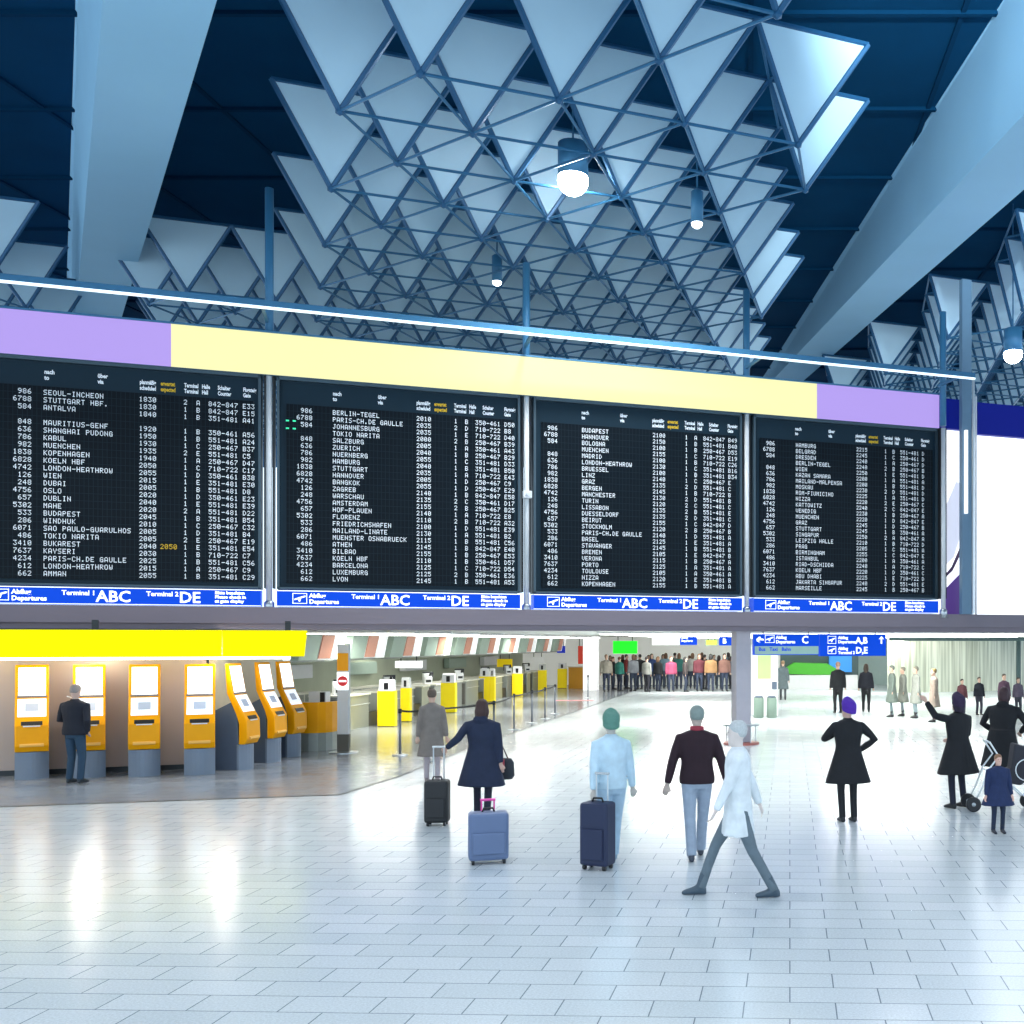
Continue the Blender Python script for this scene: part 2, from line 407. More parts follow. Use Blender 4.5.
for bi, (ds, dest) in enumerate(zip((-3, -2, -1, 0), (D1, D2, D3, D4))):
    s0 = ds * PITCH
    R = root_at('departures_board', LAB[bi], 'departures board', s0, 0.0, z=3.22)
    zz = -3.22
    x0, x1 = .16, PITCH - .14
    if bi == 3: x1 = PITCH - .02
    b = NB(); box(b, x0, x1, -.02, .45, ZF0 + zz, ZF1 + zz); obj('housing', b, board_black, R)
    b = NB()
    for a in ((x0, x1, ZF1 - .07, ZF1), (x0, x0 + .05, ZF0, ZF1), (x1 - .05, x1, ZF0, ZF1), (x0, x1, ZF0, ZF0 + .04)):
        box(b, a[0], a[1], -.11, -.0201, a[2] + zz, a[3] + zz)
    obj('frame', b, mat('board_frame', srgb(70, 88, 98), .4, .3), R)
    ZR = 7.42     # top of the first row
    b = NB(); box(b, x0 + .18, x1 - .14, -.06, -.0201, ZR - 25 * .1465 + zz - .03, ZR + zz + .05); obj('flap_field', b, fb, R)
    cN, cD, cT, cE, cH, cL, cC, cG = (.80, .54, .40, .42)[bi], (1.30, 1.24, 1.26, 1.28)[bi], 2.93, 3.30, 3.72, 3.95, 4.17, 4.80
    rnd = random.Random(bi)
    for r in range(25):
        z = ZR - (r + 1) * .1465 + .024 + zz; b = NB()
        if NUM[r] != '-': matrix_text(b, NUM[r].rjust(4), cN, z)
        if dest[r]:
            matrix_text(b, dest[r], cD, z)
            hh = (18 if r < 3 else 19 if r < 9 else 20) if bi == 0 else (20 if r < 11 else 21) if bi == 1 else 21 if bi == 2 else 22
            matrix_text(b, '%02d%02d' % (hh, rnd.choice([0, 5, 10, 15, 20, 25, 30, 35, 40, 45, 50, 55])), cT, z)
            matrix_text(b, rnd.choice('1112'), cH, z); matrix_text(b, rnd.choice('AABBCDE'), cL, z)
            matrix_text(b, rnd.choice(['350-461', '351-481', '842-847', '710-722', '551-481', '250-467']), cC, z)
            g = rnd.choice('ABCDE') + str(rnd.randint(2, 58))
            matrix_text(b, g if bi < 2 or (bi == 2 and r < 7) else g[0], cG, z)
        me = mesh_of('flight_lettering', b, flap_white); obj('flight_lettering', me, flap_white, R)
    if bi == 0:
        b = NB(); matrix_text(b, '2050', cE, ZR - 21 * .1465 + .024 + zz); obj('delay_time', b, flap_yellow, R)
    if bi == 1:
        b = NB()
        for i in range(2):
            for j in range(2): box(b, .33 + i*.13, .39 + i*.13, -.07, -.0201, ZR - .32 - j*.16 + zz, ZR - .29 - j*.16 + zz)
        obj('indicator_light', b, mat('green_led', (.02, .5, .25), .4, emit=(.05, .7, .35), estr=1), R)
    zh = ZR + .12 + zz; y = -.022
    for (x, t1, t2, m_) in ((cD, 'nach', 'to', flap_white), (cD + .9, 'über', 'via', flap_white), (cT, 'planmäßig', 'scheduled', flap_white), (cE, 'erwartet', 'expected', flap_yellow), (cH, 'Terminal', 'Terminal', flap_white), (cL + .09, 'Halle', 'Hall', flap_white), (cC + .16, 'Schalter', 'Counter', flap_white), (cG, 'Flugsteig', 'Gate', flap_white)):
        n = text('column_heading', t1 + '\n' + t2, .115, m_, R, (x, y, zh + (.18 if x < cD + 1 else .12)), bold=.004, sx=.62 if x > cD + 1 else .8)
    # blue strip
    b = NB(); box(b, x0, x1, -.11, .3, .02, ZF0 + zz - .03); obj('route_strip', b, sign_blue, R)
    b = NB()
    for a in ((x0, x1, .02, .032), (x0, x1, ZF0 + zz - .042, ZF0 + zz - .03)): box(b, a[0], a[1], -.116, -.1101, a[2], a[3])
    obj('strip_edge', b, sign_white, R)
    b = NB(); icon_plane(b, x0 + .30, .08, .28, .22, -.112); obj('aircraft_symbol', b, sign_white, R)
    text('lettering', 'Abflug\nDepartures', .125, sign_white, R, (x0 + .62, -.112, .21), bold=.004)
    text('lettering', 'Terminal 1', .13, sign_white, R, (x0 + 1.45, -.112, .20), bold=.003)
    text('lettering', 'ABC', .31, sign_white, R, (x0 + 2.03, -.112, .075), bold=.006)
    text('lettering', 'Terminal 2', .13, sign_white, R, (x0 + 2.9, -.112, .20), bold=.003)
    text('lettering', 'DE', .31, sign_white, R, (x0 + 3.48, -.112, .075), bold=.006)
    text('lettering', 'Bitte beachten\nPlease check in\nat gate display', .085, sign_white, R, (x0 + 4.13, -.112, .255), bold=.004, sx=1.1)
# posts with bright tubes between the boards
post_lab = ['round steel post between the first and second departures boards', 'round steel post with a small camera between second and third boards', 'round steel post between the third and fourth departures boards', 'round steel post at the outer left of the first departures board']
post_lab.append('slim steel post at the right end of the last departures board')
for i, k in enumerate((-2, -1, 0, -3, 1)):
    R = root_at('hanger_post', post_lab[i], 'post', k * PITCH + (.01 if k < 1 else .06), -.02 if k < 1 else -.22, z=3.22)
    b = NB(); rod(b, (0, 0, 0), (0, 0, 4.80), .06, 14); obj('lower_tube', b, mat('post_white', (.8, .8, .8), .35), R, True)
    b = NB(); rod(b, (0, .02, 4.86), (0, .02, 8.7 if k == -2 else 7.8), .085, 12); obj('upper_tube', b, blue_steel, R, True)
    b = NB(); box(b, -.1, -.065, -.0, .4, .4, 4.8); box(b, .065, .1, -.0, .4, .4, 4.8); obj('side_channel', b, black, R)
    b = NB(); lathe(b, [(.1, -.1), (.1, .1), (.06, .14)], n=14); obj('base_collar', b, steel, R, True)
    if k == -1:
        b = NB(); box(b, -.1, .1, -.2, -.06, 2.5, 2.66); rod(b, (0, -.26, 2.58), (0, -.2, 2.58), .04, 10); obj('camera_housing', b, white, R, bevel=.01)
# light band above the boards: lavender, yellow, lavender
lav = mat('lavender_lightbox', srgb(90, 70, 130), .5, emit=srgb(186, 162, 236), estr=.85, var=.03)
yel = mat('cream_lightbox', srgb(110, 108, 70), .5, emit=srgb(255, 251, 186), estr=.92, var=0)
sA = on_plane(172)[0]; sB = on_plane(815)[0]
for (a, b_, m_, l, yy) in ((-3 * PITCH, sA, lav, 'lavender glowing light box above the far left departures board', 0), (sA + .001, sB - .001, yel, 'long pale yellow glowing light box above the departures boards', -.0), (sB, PITCH, lav, 'lavender glowing light box above the right end board', 0)):
    R = root_at('light_box', l, 'light box', a, -.12, z=8.03)
    w = b_ - a
    b = NB(); box(b, 0, w, .0, .5, 0, .86); obj('lit_face', b, m_, R)
    b = NB(); box(b, 0, w, -.02, .55, .861, .90); box(b, 0, w, .0, .5, -.05 + .045, -.001); obj('rim', b, blue_steel, R)
# lighting bar in front, on brackets
offb = -1.3
sL = on_plane(-60, offb)[0]; sR, Yr = on_plane(974, offb)
zl = bz(0, 280, offb); zr = bz(972, 380, offb)
zb = ZBAR = (zl + zr) / 2
R = root_at('lighting_bar', 'long blue bar with a thin white light line above the boards', 'lighting bar', sR, offb, z=zb)
b = NB(); box(b, sL - sR, 0, -.06, .1, .02, .14); obj('bar', b, blue_steel, R)
b = NB(); box(b, sL - sR, 0, -.07, .0, -.02, .018); obj('light_line', b, mat('bar_light', (.8, .9, 1), .4, emit=(.75, .9, 1), estr=1.3), R)
b = NB()
for s in (0, -PITCH, -2 * PITCH, -3 * PITCH): box(b, s - .06 - (sR - PITCH) , s + .0 - (sR - PITCH), .1, 1.2, .04, .1)
obj('bracket', b, blue_steel, R)
b = NB(); rod(b, (-.02, 0, 3.22 - zb), (-.02, 0, 0), .035, 8); obj('end_post', b, steel, R)
# tall steel column and white advertising panels at the right
s, Y = on_plane(966, -.3)
R = root_at('steel_column', 'tall blue-grey steel column beside the right end board', 'column', s, -.3, z=3.22)
b = NB(); box(b, -.14, .14, -.05, .1, 0, bz(966, 280, -.3) - 3.22); obj('shaft', b, mat('column_blue_grey', srgb(104, 136, 160), .45), R)
b = NB(); rod(b, (-.06, -.1, 2.6), (-.06, -.1, 4.75), .05, 12); obj('tube_lamp', b, mat('column_tube', (.9, .92, .95), .4, emit=(.95, .98, 1), estr=1.0), R)
b = NB(); box(b, .141, .19, -.08, .04, 0, 5.2); obj('edge_profile', b, steel, R)
deepblue = mat('deep_blue_panel', srgb(20, 30, 125), .4, emit=srgb(22, 38, 150), estr=.25, spec=.1)
adwhite = mat('lit_poster_white', (.95, .95, .97), .4, emit=(1, 1, 1), estr=1.15, var=0)
s1, _ = on_plane(942, .1); s2, _ = on_plane(962, .1); s3, _ = on_plane(977, .1)
R = root_at('poster_panel', 'narrow lit poster with a purple swoosh under a blue header', 'poster', s1, .1, z=3.22)
wz = s2 - s1 + .1
b = NB(); box(b, 0, wz, 0, .3, 0, 4.83); obj('lit_face', b, adwhite, R)
b = NB(); box(b, 0, wz, -.03, .3, 4.86, 5.65); obj('header', b, deepblue, R)
b = NB(); prism(b, [(0, .0), (wz, 0), (wz, .9), (wz * .8, 1.1), (0.15, .72), (0, .6)], -.006, -.0005, 'y'); obj('purple_field', b, mat('poster_purple', srgb(88, 58, 130), .4, emit=srgb(88, 58, 130), estr=.5), R)
b = NB(); ar = [(0.0 + .0, .95), (wz*.4, 1.25), (wz*.75, 1.75), (wz, 2.3)]; ar2 = [(wz, 2.1), (wz*.8, 1.6), (wz*.45, 1.15), (0, .88)]
prism(b, ar + ar2, -.008, -.0005, 'y'); obj('swoosh', b, mat('poster_swoosh', srgb(110, 75, 110), .4), R)
b = NB(); prism(b, [(0, 1.2), (wz*.5, 1.5), (wz*.9, 2.3), (wz, 3.4), (wz*.6, 3.5), (0, 2.6)], -.004, -.0005, 'y'); obj('grey_field', b, mat('poster_grey', srgb(215, 215, 228), .4, emit=srgb(215, 215, 228), estr=.7), R)
R = root_at('advertising_panel', 'large blank white lit panel under a blue header at right edge', 'advertising panel', s3, .1, z=3.22)
b = NB(); box(b, 0, 5.2, 0, .3, 0, 4.75); obj('lit_face', b, adwhite, R)
b = NB(); box(b, 0, 5.2, -.05, .3, 4.78, 5.62); obj('header', b, deepblue, R)
b = NB(); rod(b, (-.1, -.1, 0), (-.1, -.1, 5.75), .03, 8); obj('frame_post', b, white, R)

# support column under the beam
p = ground(741, 745)
R = thing('support_column', 'grey square column standing under the beam near the centre', 'column', (p.x, p.y + .25, 0), TH)
b = NB(); box(b, -.19, .19, -.19, .19, 0, 2.77); obj('shaft', b, mat('column_grey', srgb(196, 188, 194), .5), R, bevel=.01)
b = NB(); lathe(b, [(.42, .46), (.46, .46), (.46, .50), (.42, .50)][:4], n=28); obj('round_shelf', b, steel, R, True)
b = NB()
for a in range(5):
    t = a * 2 * PI / 5; rod(b, (.38 * math.cos(t), .38 * math.sin(t), 0), (.38 * math.cos(t), .38 * math.sin(t), .46), .014, 6)
obj('shelf_leg', b, steel, R)
b = NB(); lathe(b, [(.44, 0), (.44, .05), (.3, .06)], n=28); obj('base_ring', b, mat('red_base', srgb(190, 110, 100), .5), R)

# ================================================================ KIOSKS
def make_kiosk(label):
    t = thing('check_in_kiosk', label, 'check-in kiosk')
    w = .26
    # grey body (side profile depth,height), front is -y
    b = NB(); prism(b, [(.52, 0), (.46, .95), (.36, 1.16), (.0, 1.34), (-.10, 1.0), (-.13, .5), (-.12, 0)], -w * .92, w * .92, 'x'); obj('body', b, dgrey, t, bevel=.012)
    b = NB()
    rr = []
    for z in (0.0, .50):
        rr.append([Vector((x * w, -.14 - .14 * math.cos(x * PI / 2), z)) for x in [-1, -.75, -.5, -.25, 0, .25, .5, .75, 1]] + [Vector((w, -.10, z)), Vector((-w, -.10, z))])
    loft(b, rr); obj('plinth', b, grey, t)
    b = NB(); prof = [(-.25, .505), (-.31, .62), (-.30, .98), (-.22, 1.12), (-.03, 1.48), (.08, 2.08), (.14, 2.08), (.10, 1.5), (-.08, 1.1), (-.14, .9), (-.14, .505)]
    prism(b, prof, -w, w, 'x'); shell = obj('shell', b, orange, t, bevel=.018)
    b = NB(); prism(b, [(-.312, .60), (-.335, .61), (-.335, .64), (-.312, .66)], -w * .7, w * .7, 'x'); obj('footbar', b, mat('pale_orange', srgb(255, 190, 90), .4), t)
    def plate(name, za, zb_, hw, m_, thick=.008, ex=.0, par=t):
        def py(z):
            pr = prof[:6]
            for (y0, a0), (y1, a1) in zip(pr, pr[1:]):
                if a0 <= z <= a1: return y0 + (y1 - y0) * (z - a0) / (a1 - a0)
        y0, y1 = py(za), py(zb_)
        b = NB(); prism(b, [(y0 - ex, za), (y1 - ex, zb_), (y1 - ex - thick, zb_), (y0 - ex - thick, za)], -hw, hw, 'x')
        return obj(name, b, m_, par)
    plate('display', 1.52, 2.03, w * .80, screen_white)
    plate('display_edge', 1.485, 1.515, w * .86, mat('kiosk_gap', srgb(120, 122, 130), .4), .012)
    kb = plate('touch_panel', 1.14, 1.46, w * .84, mat('keypad_white', (.8, .82, .85), .35, emit=(.9, .95, 1), estr=.6))
    plate('touch_display', 1.24, 1.38, w * .4, mat('touch_glass', srgb(190, 200, 220), .2), .003, .0085, kb)
    plate('ticket_slot', .99, 1.06, w * .62, black, .01)
    plate('ticket_tray', .965, .985, w * .5, white, .02)
    return t
kl = ['orange self check-in kiosk at the far left edge of the row', 'orange self check-in kiosk with the man standing in front of it', 'orange self check-in kiosk just right of the standing man', 'orange self check-in kiosk facing front, next to the angled ones', 'nearest of three orange kiosks turned sideways', 'middle one of three orange kiosks turned sideways', 'farthest of three orange kiosks turned sideways, beside the orange counter']
K = make_kiosk(kl[0])
spots = [(28, 780), (86, 778.5), (142, 777), (198, 775.5)]
for i, (px, py) in enumerate(spots):
    p = ground(px, py) + W * .26
    if i == 0: K.location = p; K.rotation_euler = (0, 0, TH + .22); K['group'] = 'self check-in kiosks'
    else: dup(K, p, TH + (.22, .18, .14, .10)[i], kl[i])
for i, (px, py) in enumerate([(242, 770), (270.5, 762.5), (291, 757)]):
    p = ground(px, py); dup(K, (p.x - .14, p.y + .15, 0), math.radians((88, 86, 84)[i]), kl[4 + i])
# grey wall behind the kiosks
bm = NB(); sk = on_plane(206, -.75)[0]
box(bm, -24, sk, -.75, -.65, 0, 2.7); struct('wall_kiosks', bm, mat('taupe_wall', srgb(172, 156, 148), .35, var=.08, scale=.8), loc=P0, rz=TH)
pa = P0 + U * sk + W * -.75
bm = NB(); prism(bm, [(pa.x + .1, pa.y + .12), (pa.x, pa.y + .12), (pa.x - .35, pa.y + 4.0), (pa.x - .25, pa.y + 4.0)], 0, 2.7, 'z')
struct('wall_return', bm, mat('cream_wall', srgb(205, 196, 170), .5))
bm = NB(); box(bm, -24, sk, -.77, -.751, 0, .1); struct('baseboard_kiosks', bm, dark_metal, loc=P0, rz=TH)
# yellow canopy over the kiosks
offc = -2.35
sE = on_plane(307, offc)[0]; sW = on_plane(-60, offc)[0]
zt = bz(150, 630, offc); zbm = bz(150, 657, offc)
R = root_at('canopy_sign', 'long yellow canopy sign over the row of orange kiosks', 'canopy', sE, offc, z=zbm)
w0 = sW - sE - 4; hC = zt - zbm; wS = on_plane(222, offc)[0] - sE
for a, c in ((w0, wS - .01), (wS + .01, 0)):
    b = NB(); prism(b, [(a, 0), (c - (.05 if c == 0 else 0), 0), (c, hC), (a, hC)], 0, .12, 'y'); obj('yellow_panel', b, mat('canopy_yellow', srgb(255, 242, 0), .5, emit=srgb(255, 238, 0), estr=.5, var=.01, spec=.05), R)
b = NB(); box(b, w0, -.1, .121, 1.55, hC - .12, hC - .02); obj('canopy_roof', b, mauve, R)
b = NB(); box(b, w0, -.3, .125, .22, -.05, -.005); obj('tube_light', b, mat('canopy_tube', (1, 1, 1), .4, emit=(1, .97, .9), estr=3.0), R)
b = NB()
for i in range(4): box(b, -.4 - i * 3.2, -.3 - i * 3.2, .3, .36, hC - .02, 3.0 - zbm - .1)
obj('hanger', b, dark_metal, R)
for s in (-1.5, -3.8, -6):
    p = P0 + U * (sE + s) + W * (offc + .75)
    ld = bpy.data.lights.new('canopy_light', 'POINT'); ld.energy = 45; ld.color = (1, .93, .8); ld.shadow_soft_size = .15
    lo = bpy.data.objects.new('canopy_light', ld); COL.objects.link(lo); lo.location = (p.x, p.y, 2.3)

# ================================================================ CHECK-IN AREA
# orange info counter behind the kiosks
p = ground(318, 755)
R = thing('service_counter', 'curved orange service counter beside the sideways kiosks', 'counter', (p.x - .52, p.y + 1.05, 0), 0)
b = NB()
xs = [-.95, -.5, 0, .2, .34, .42, .44]; ys = [-.35, -.35, -.35, -.30, -.18, 0, .3]
out = list(zip(xs, ys)) + [(.38, .3), (.34, 0), (.2, -.2), (0, -.28), (-.95, -.28)]
prism(b, out, .42, 1.12, 'z'); obj('front_panel', b, orange, R)
b = NB(); prism(b, [(x * .97, y + .04) for x, y in zip(xs, ys)] + [(-.9, .3)], 0, .42, 'z'); obj('base', b, counter_grey, R)
b = NB(); prism(b, [(x * .97, y + .03) for x, y in zip(xs, ys)] + [(-.93, .3)], 1.06, 1.10, 'z'); obj('worktop', b, counter_top, R)
p2 = R.location
R2 = thing('card_printer', 'white box printer with black front on the orange counter', 'printer', (p2.x + .1, p2.y + .05, 1.10))
b = NB(); box(b, -.2, .2, -.12, .15, 0, .25); obj('case', b, white, R2, bevel=.01)
b = NB(); box(b, .08, .18, -.16, -.121, 0, .24); obj('slot_front', b, black, R2)
# no entry totem
p = ground(343, 753)
R = thing('sign_pillar', 'white sign pillar with red no-entry disc and orange top', 'sign pillar', (p.x, p.y + .05, 0))
b = NB(); box(b, -.13, .13, -.06, .06, .42, 2.45); obj('white_body', b, mat('pillar_white', srgb(205, 208, 210), .4), R, bevel=.01)
b = NB(); box(b, -.13, .13, -.062, .062, 0, .42); obj('steel_foot', b, counter_dark, R)
b = NB(); box(b, -.125, .125, -.075, -.061, 1.85, 2.20 + .05); obj('orange_panel', b, orange, R)
b = NB(); lathe(b, [(.32, 0), (.32, .02), (.1, .03)], n=26); obj('base_plate', b, steel, R)
b = NB(); box(b, -.13, .13, -.07, -.061, 1.42, 1.82); sg = obj('sign_plate', b, sign_white, R)
b = NB(); lathe(b, [(.115, 0), (.115, .006)], n=28, M=Matrix.Translation((0, -.07, 1.62)) @ Matrix.Rotation(PI/2, 4, 'X')); dsk = obj('red_disc', b, mat('sign_red', srgb(200, 20, 40), .4, emit=srgb(200, 20, 40), estr=.3), R)
b = NB(); box(b, -.085, .085, -.081, -.0765, 1.60, 1.64); obj('white_bar', b, sign_white, R)
# counters
def row_x(Y): return -11.32 + .012 * (Y - 30)
def far_x(Y): return -11.1 + .072 * (Y * 900 / 1060 - 25.6)
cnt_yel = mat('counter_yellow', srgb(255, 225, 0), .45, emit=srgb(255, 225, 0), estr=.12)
RD = math.atan(-.012); RF = math.atan(-.072 * 900 / 1060)
def make_counter(label):
    t = thing('check_in_counter', label, 'check-in counter')
    # local: front faces +x, row runs along +y
    b = NB(); box(b, -1.0, 0, 0, 1.75, 0, .95); obj('cabinet', b, counter_grey, t, bevel=.01)
    b = NB(); box(b, -1.0, -.02, 1.76, 2.55, 0, .42); obj('baggage_belt', b, black, t)
    b = NB(); box(b, -1.0, .02, 2.56, 3.35, 0, .95); obj('return_cabinet', b, counter_grey, t, bevel=.01)
    b = NB(); box(b, -.9, -.05, -.006, -.001, .05, .88); obj('end_panel', b, counter_dark, t)
    b = NB(); box(b, -1.05, .06, -.02, 1.77, .951, .995); box(b, -1.05, .06, 2.55, 3.36, .951, .995); obj('worktop', b, counter_top, t, bevel=.006)
    b = NB(); rod(b, (.05, -.0, .70), (.05, 1.7, .70), .012, 6); obj('rail', b, steel, t)
    return t
def make_monitor(t_label):
    t = thing('desk_monitor', t_label, 'computer monitor')
    b = NB(); box(b, -.02, .02, -.2, .2, .12, .42); obj('screen', b, black, t, bevel=.006)
    b = NB(); lathe(b, [(.1, 0), (.1, .015), (.02, .02), (.02, .14)], n=12); obj('stand', b, dark_metal, t)
    return t
def make_tagprinter(l):
    t = thing('tag_printer', l, 'printer')
    b = NB(); prism(b, [(-.14, 0), (.14, 0), (.14, .2), (.02, .38), (-.14, .38)], -.14, .14, 'y'); obj('case', b, white, t, bevel=.01)
    b = NB(); box(b, .141, .15, -.09, .09, .06, .15); obj('slot', b, black, t)
    b = NB(); tube(b, [(.1, .05, .3), (.2, .05, .42), (.24, .06, .3)], .03, 6); obj('paper_guide', b, black, t)
    return t
ordw = ['nearest', 'second', 'third', 'fourth', 'fifth', 'sixth', 'seventh']
C0 = M0 = T0 = None
Y = 29.6; i = 0
while i < 7:
    x = row_x(Y)
    l = 'grey steel check-in counter, %s in the row' % ordw[i]
    if C0 is None: C0 = make_counter(l); C0.location = (x, Y, 0); C0.rotation_euler = (0, 0, RD); C0['group'] = 'check-in counters'
    else: dup(C0, (x, Y, 0), RD, l)
    lm = 'black desk monitor on the %s check-in counter' % ordw[i]
    lt = 'white tag printer on the %s check-in counter' % ordw[i]
    if M0 is None:
        M0 = make_monitor(lm); M0.location = (x - .6, Y + 1.2, .996); M0.rotation_euler = (0, 0, -.9); M0['group'] = 'monitors on the check-in counters'
        T0 = make_tagprinter(lt); T0.location = (x - .18, Y + .5, 1.0); T0.rotation_euler = (0, 0, -1.0); T0['group'] = 'tag printers on the check-in counters'
        T0.location = (x - .42, Y + .55, .996)
    else:
        dup(M0, (x - .6, Y + 1.2, .996), -.9, lm); dup(T0, (x - .42, Y + .55, .996), -1.0, lt)
    Y += 4.0; i += 1
bb = None
ys_l = ['nearest, wide yellow', 'narrow yellow, second from the front', 'third yellow', 'fourth yellow', 'slim yellow, close behind the fourth', 'sixth yellow', 'seventh yellow', 'farthest yellow']
for (px, py, wd), l in zip([(386, 727, .52), (405, 722, .30), (448, 713, .52), (484, 702, .42), (492, 702, .22), (517, 697, .46), (542, 691, .42), (562, 688.5, .5)], ys_l):
    p = ground(px, py); R = thing('bag_drop_stand', l + ' stand with white printer hood beside the check-in counters', 'stand', (p.x, p.y + .1, 0), 0, 'yellow stands along check-in')
    b = NB(); box(b, -wd/2, wd/2, -.1, .12, .02, 1.06); obj('front_panel', b, cnt_yel, R, bevel=.012)
    b = NB(); box(b, -wd/2 + .03, wd/2 - .03, -.07, .1, 0, .019); obj('foot', b, black, R)
    b = NB(); prism(b, [(-.1, 1.061), (.12, 1.061), (.12, 1.36), (0, 1.40), (-.06, 1.34)], -wd * .42, wd * .42, 'x'); obj('printer_hood', b, white, R, bevel=.01)
    b = NB(); box(b, -wd * .12, wd * .12, -.105, -.09, 1.1, 1.3); obj('paper_slot', b, black, R)
# overhead information displays along the check-in row
def make_overhead(l):
    t = thing('overhead_display', l, 'overhead display')
    b = NB(); prism(b, [(-.35, 0), (.05, 0), (.22, .72), (-.35, .72)], 0, 1.0, 'y'); obj('louvre_box', b, wall_green, t)
    b = NB(); prism(b, [(.055, .03), (.20, .66), (.22, .66), (.075, .03)], 1.05, 1.75, 'y'); obj('screen', b, mat('brown_screen', srgb(190, 132, 108), .3, emit=srgb(190, 132, 108), estr=.25), t)
    b = NB(); prism(b, [(-.2, 0), (.05, 0), (.19, .68), (-.2, .68)], 1.04, 1.76, 'y'); obj('screen_case', b, white, t)
    b = NB(); prism(b, [(-.2, 0), (.06, 0), (.2, .72), (-.2, .72)], 1.85, 2.5, 'y'); obj('white_box', b, mat('overhead_white', (.85, .87, .87), .4, emit=(1, 1, 1), estr=.3), t)
    return t
OV = None; zo = 2.02
for i in range(11):
    Y = 24.6 + i * 2.95
    l = 'overhead check-in display with brown screen, hanging in place %d from the near end' % (i + 1)
    l = ('nearest', 'second nearest', 'third nearest', 'fourth nearest', 'fifth nearest', 'sixth nearest', 'seventh nearest', 'fourth farthest', 'third farthest', 'second farthest', 'farthest')[i] + ' overhead display with brown screen above the check-in row'
    if OV is None:
        OV = make_overhead(l); OV.location = (far_x(Y) - .55, Y, zo); OV.rotation_euler = (0, 0, RF); OV['group'] = 'overhead displays above check-in'
    else: dup(OV, (far_x(Y) - .55, Y, zo), RF, l)
# bulkhead carrying the displays and the back wall of check-in
bm = NB()
prism(bm, [(far_x(24) - .98, 24), (far_x(58) - .98, 58), (far_x(58) - 1.1, 58), (far_x(24) - 1.1, 24)], 1.95, 2.79, 'z'); struct('trim_4', bm, counter_grey)
bm = NB(); prism(bm, [(far_x(24) - 4.2, 24), (far_x(62) - 4.2, 62), (far_x(62) - 4.4, 62), (far_x(24) - 4.4, 24)], 0, 2.79, 'z')
struct('wall_check_in', bm, mat('checkin_back', srgb(176, 182, 160), .45, var=.15, scale=1.2))
# lit rectangular frames on the check-in back wall
for i in range(6):
    Y = 27.5 + i * 5.2
    R = thing('wall_cabinet', 'pale wall cabinet behind check-in, %s' % ['nearest to the sign pillar', 'behind the second counter', 'behind the third counter', 'behind the fourth counter', 'behind the fifth counter', 'behind the farthest counters'][i], 'cabinet', (far_x(Y) - 3.9, Y, 0), RF)
    b = NB(); box(b, -.28, .1, 0, 3.2, 0, .85); obj('body', b, counter_top, R, bevel=.01)
    b = NB(); box(b, -.25, .0, .4, 2.8, 1.3, 1.75); obj('wall_shelf', b, white if i % 2 else wall_green, R, bevel=.01)
    for y in (.8, 1.6, 2.4):
        b = NB(); box(b, .101, .112, y - .36, y + .36, .08, .78); dr = obj('door', b, counter_grey, R)
        b = NB(); box(b, .113, .13, y + .2, y + .28, .6, .62); obj('handle', b, steel, dr)
# ceiling tubes below the low ceiling
k = 0
for i in range(11):
    Y = 26.5 + i * 3.0
    xa = row_x(Y) + .6
    k += 1
    R = thing('strip_light', 'white strip light under the low check-in ceiling, %s from the front' % ['first', 'second', 'third', 'fourth', 'fifth', 'sixth', 'seventh', 'eighth', 'ninth', 'tenth', 'last'][i], 'strip light', (xa, Y, 2.72), 0, 'strip lights over check-in')
    b = NB(); box(b, -2.4, 2.4, -.07, .07, .0, .075); obj('housing', b, white, R)
    b = NB(); box(b, -2.35, 2.35, -.05, .05, -.03, -.001); obj('diffuser', b, warm_tube, R)
for i in range(9):
    Y = 31 + i * 3.6
    R = thing('ceiling_light', 'white linear ceiling light over the concourse, %s from the front' % ['first', 'second', 'third', 'fourth', 'fifth', 'sixth', 'seventh', 'eighth', 'last'][i], 'ceiling light', (2.5 if Y > 30 else 4, Y, 2.74), 0, 'linear lights over the concourse')
    b = NB(); box(b, -7.0, 9.0, -.1, .1, .0, .055); obj('housing', b, white, R)
    b = NB(); box(b, -6.9, 8.9, -.08, .08, -.03, -.001); obj('diffuser', b, warm_tube, R)

# barrier posts with belt
def make_barrier(l):
    t = thing('barrier_post', l, 'barrier post')
    b = NB(); lathe(b, [(.17, 0), (.17, .02), (.05, .035)], n=24); obj('base', b, steel, t, True)
    b = NB(); rod(b, (0, 0, .03), (0, 0, .93), .028, 12); obj('pole', b, mat('post_grey', srgb(120, 125, 135), .35, .5), t, True)
    b = NB(); rod(b, (0, 0, .93), (0, 0, 1.03), .038, 12); obj('belt_head', b, dark_metal, t, True)
    return t
bp = [(400, 755.5, 'left of the blurred brown figure'), (430, 752, 'just behind the brown coated figure'), (494, 742, 'behind the woman with the trolley case'), (514, 730, 'right of the woman with the trolley case'), (532, 723.4, 'in the middle of the barrier line'), (545, 719, 'next after the middle of the barrier line'), (555, 714, 'near the far end of the barrier line'), (588, 698, 'alone in front of the white column')]
BP = None; bpos = []
for px, py, w in bp:
    p = ground(px, py); bpos.append(p); l = 'silver belt barrier post ' + w
    if BP is None: BP = make_barrier(l); BP.location = p; BP['group'] = 'belt barrier posts'
    else: dup(BP, p, 0, l)
bm = NB()
blt = mat('black_belt', (.015, .017, .02), .6)
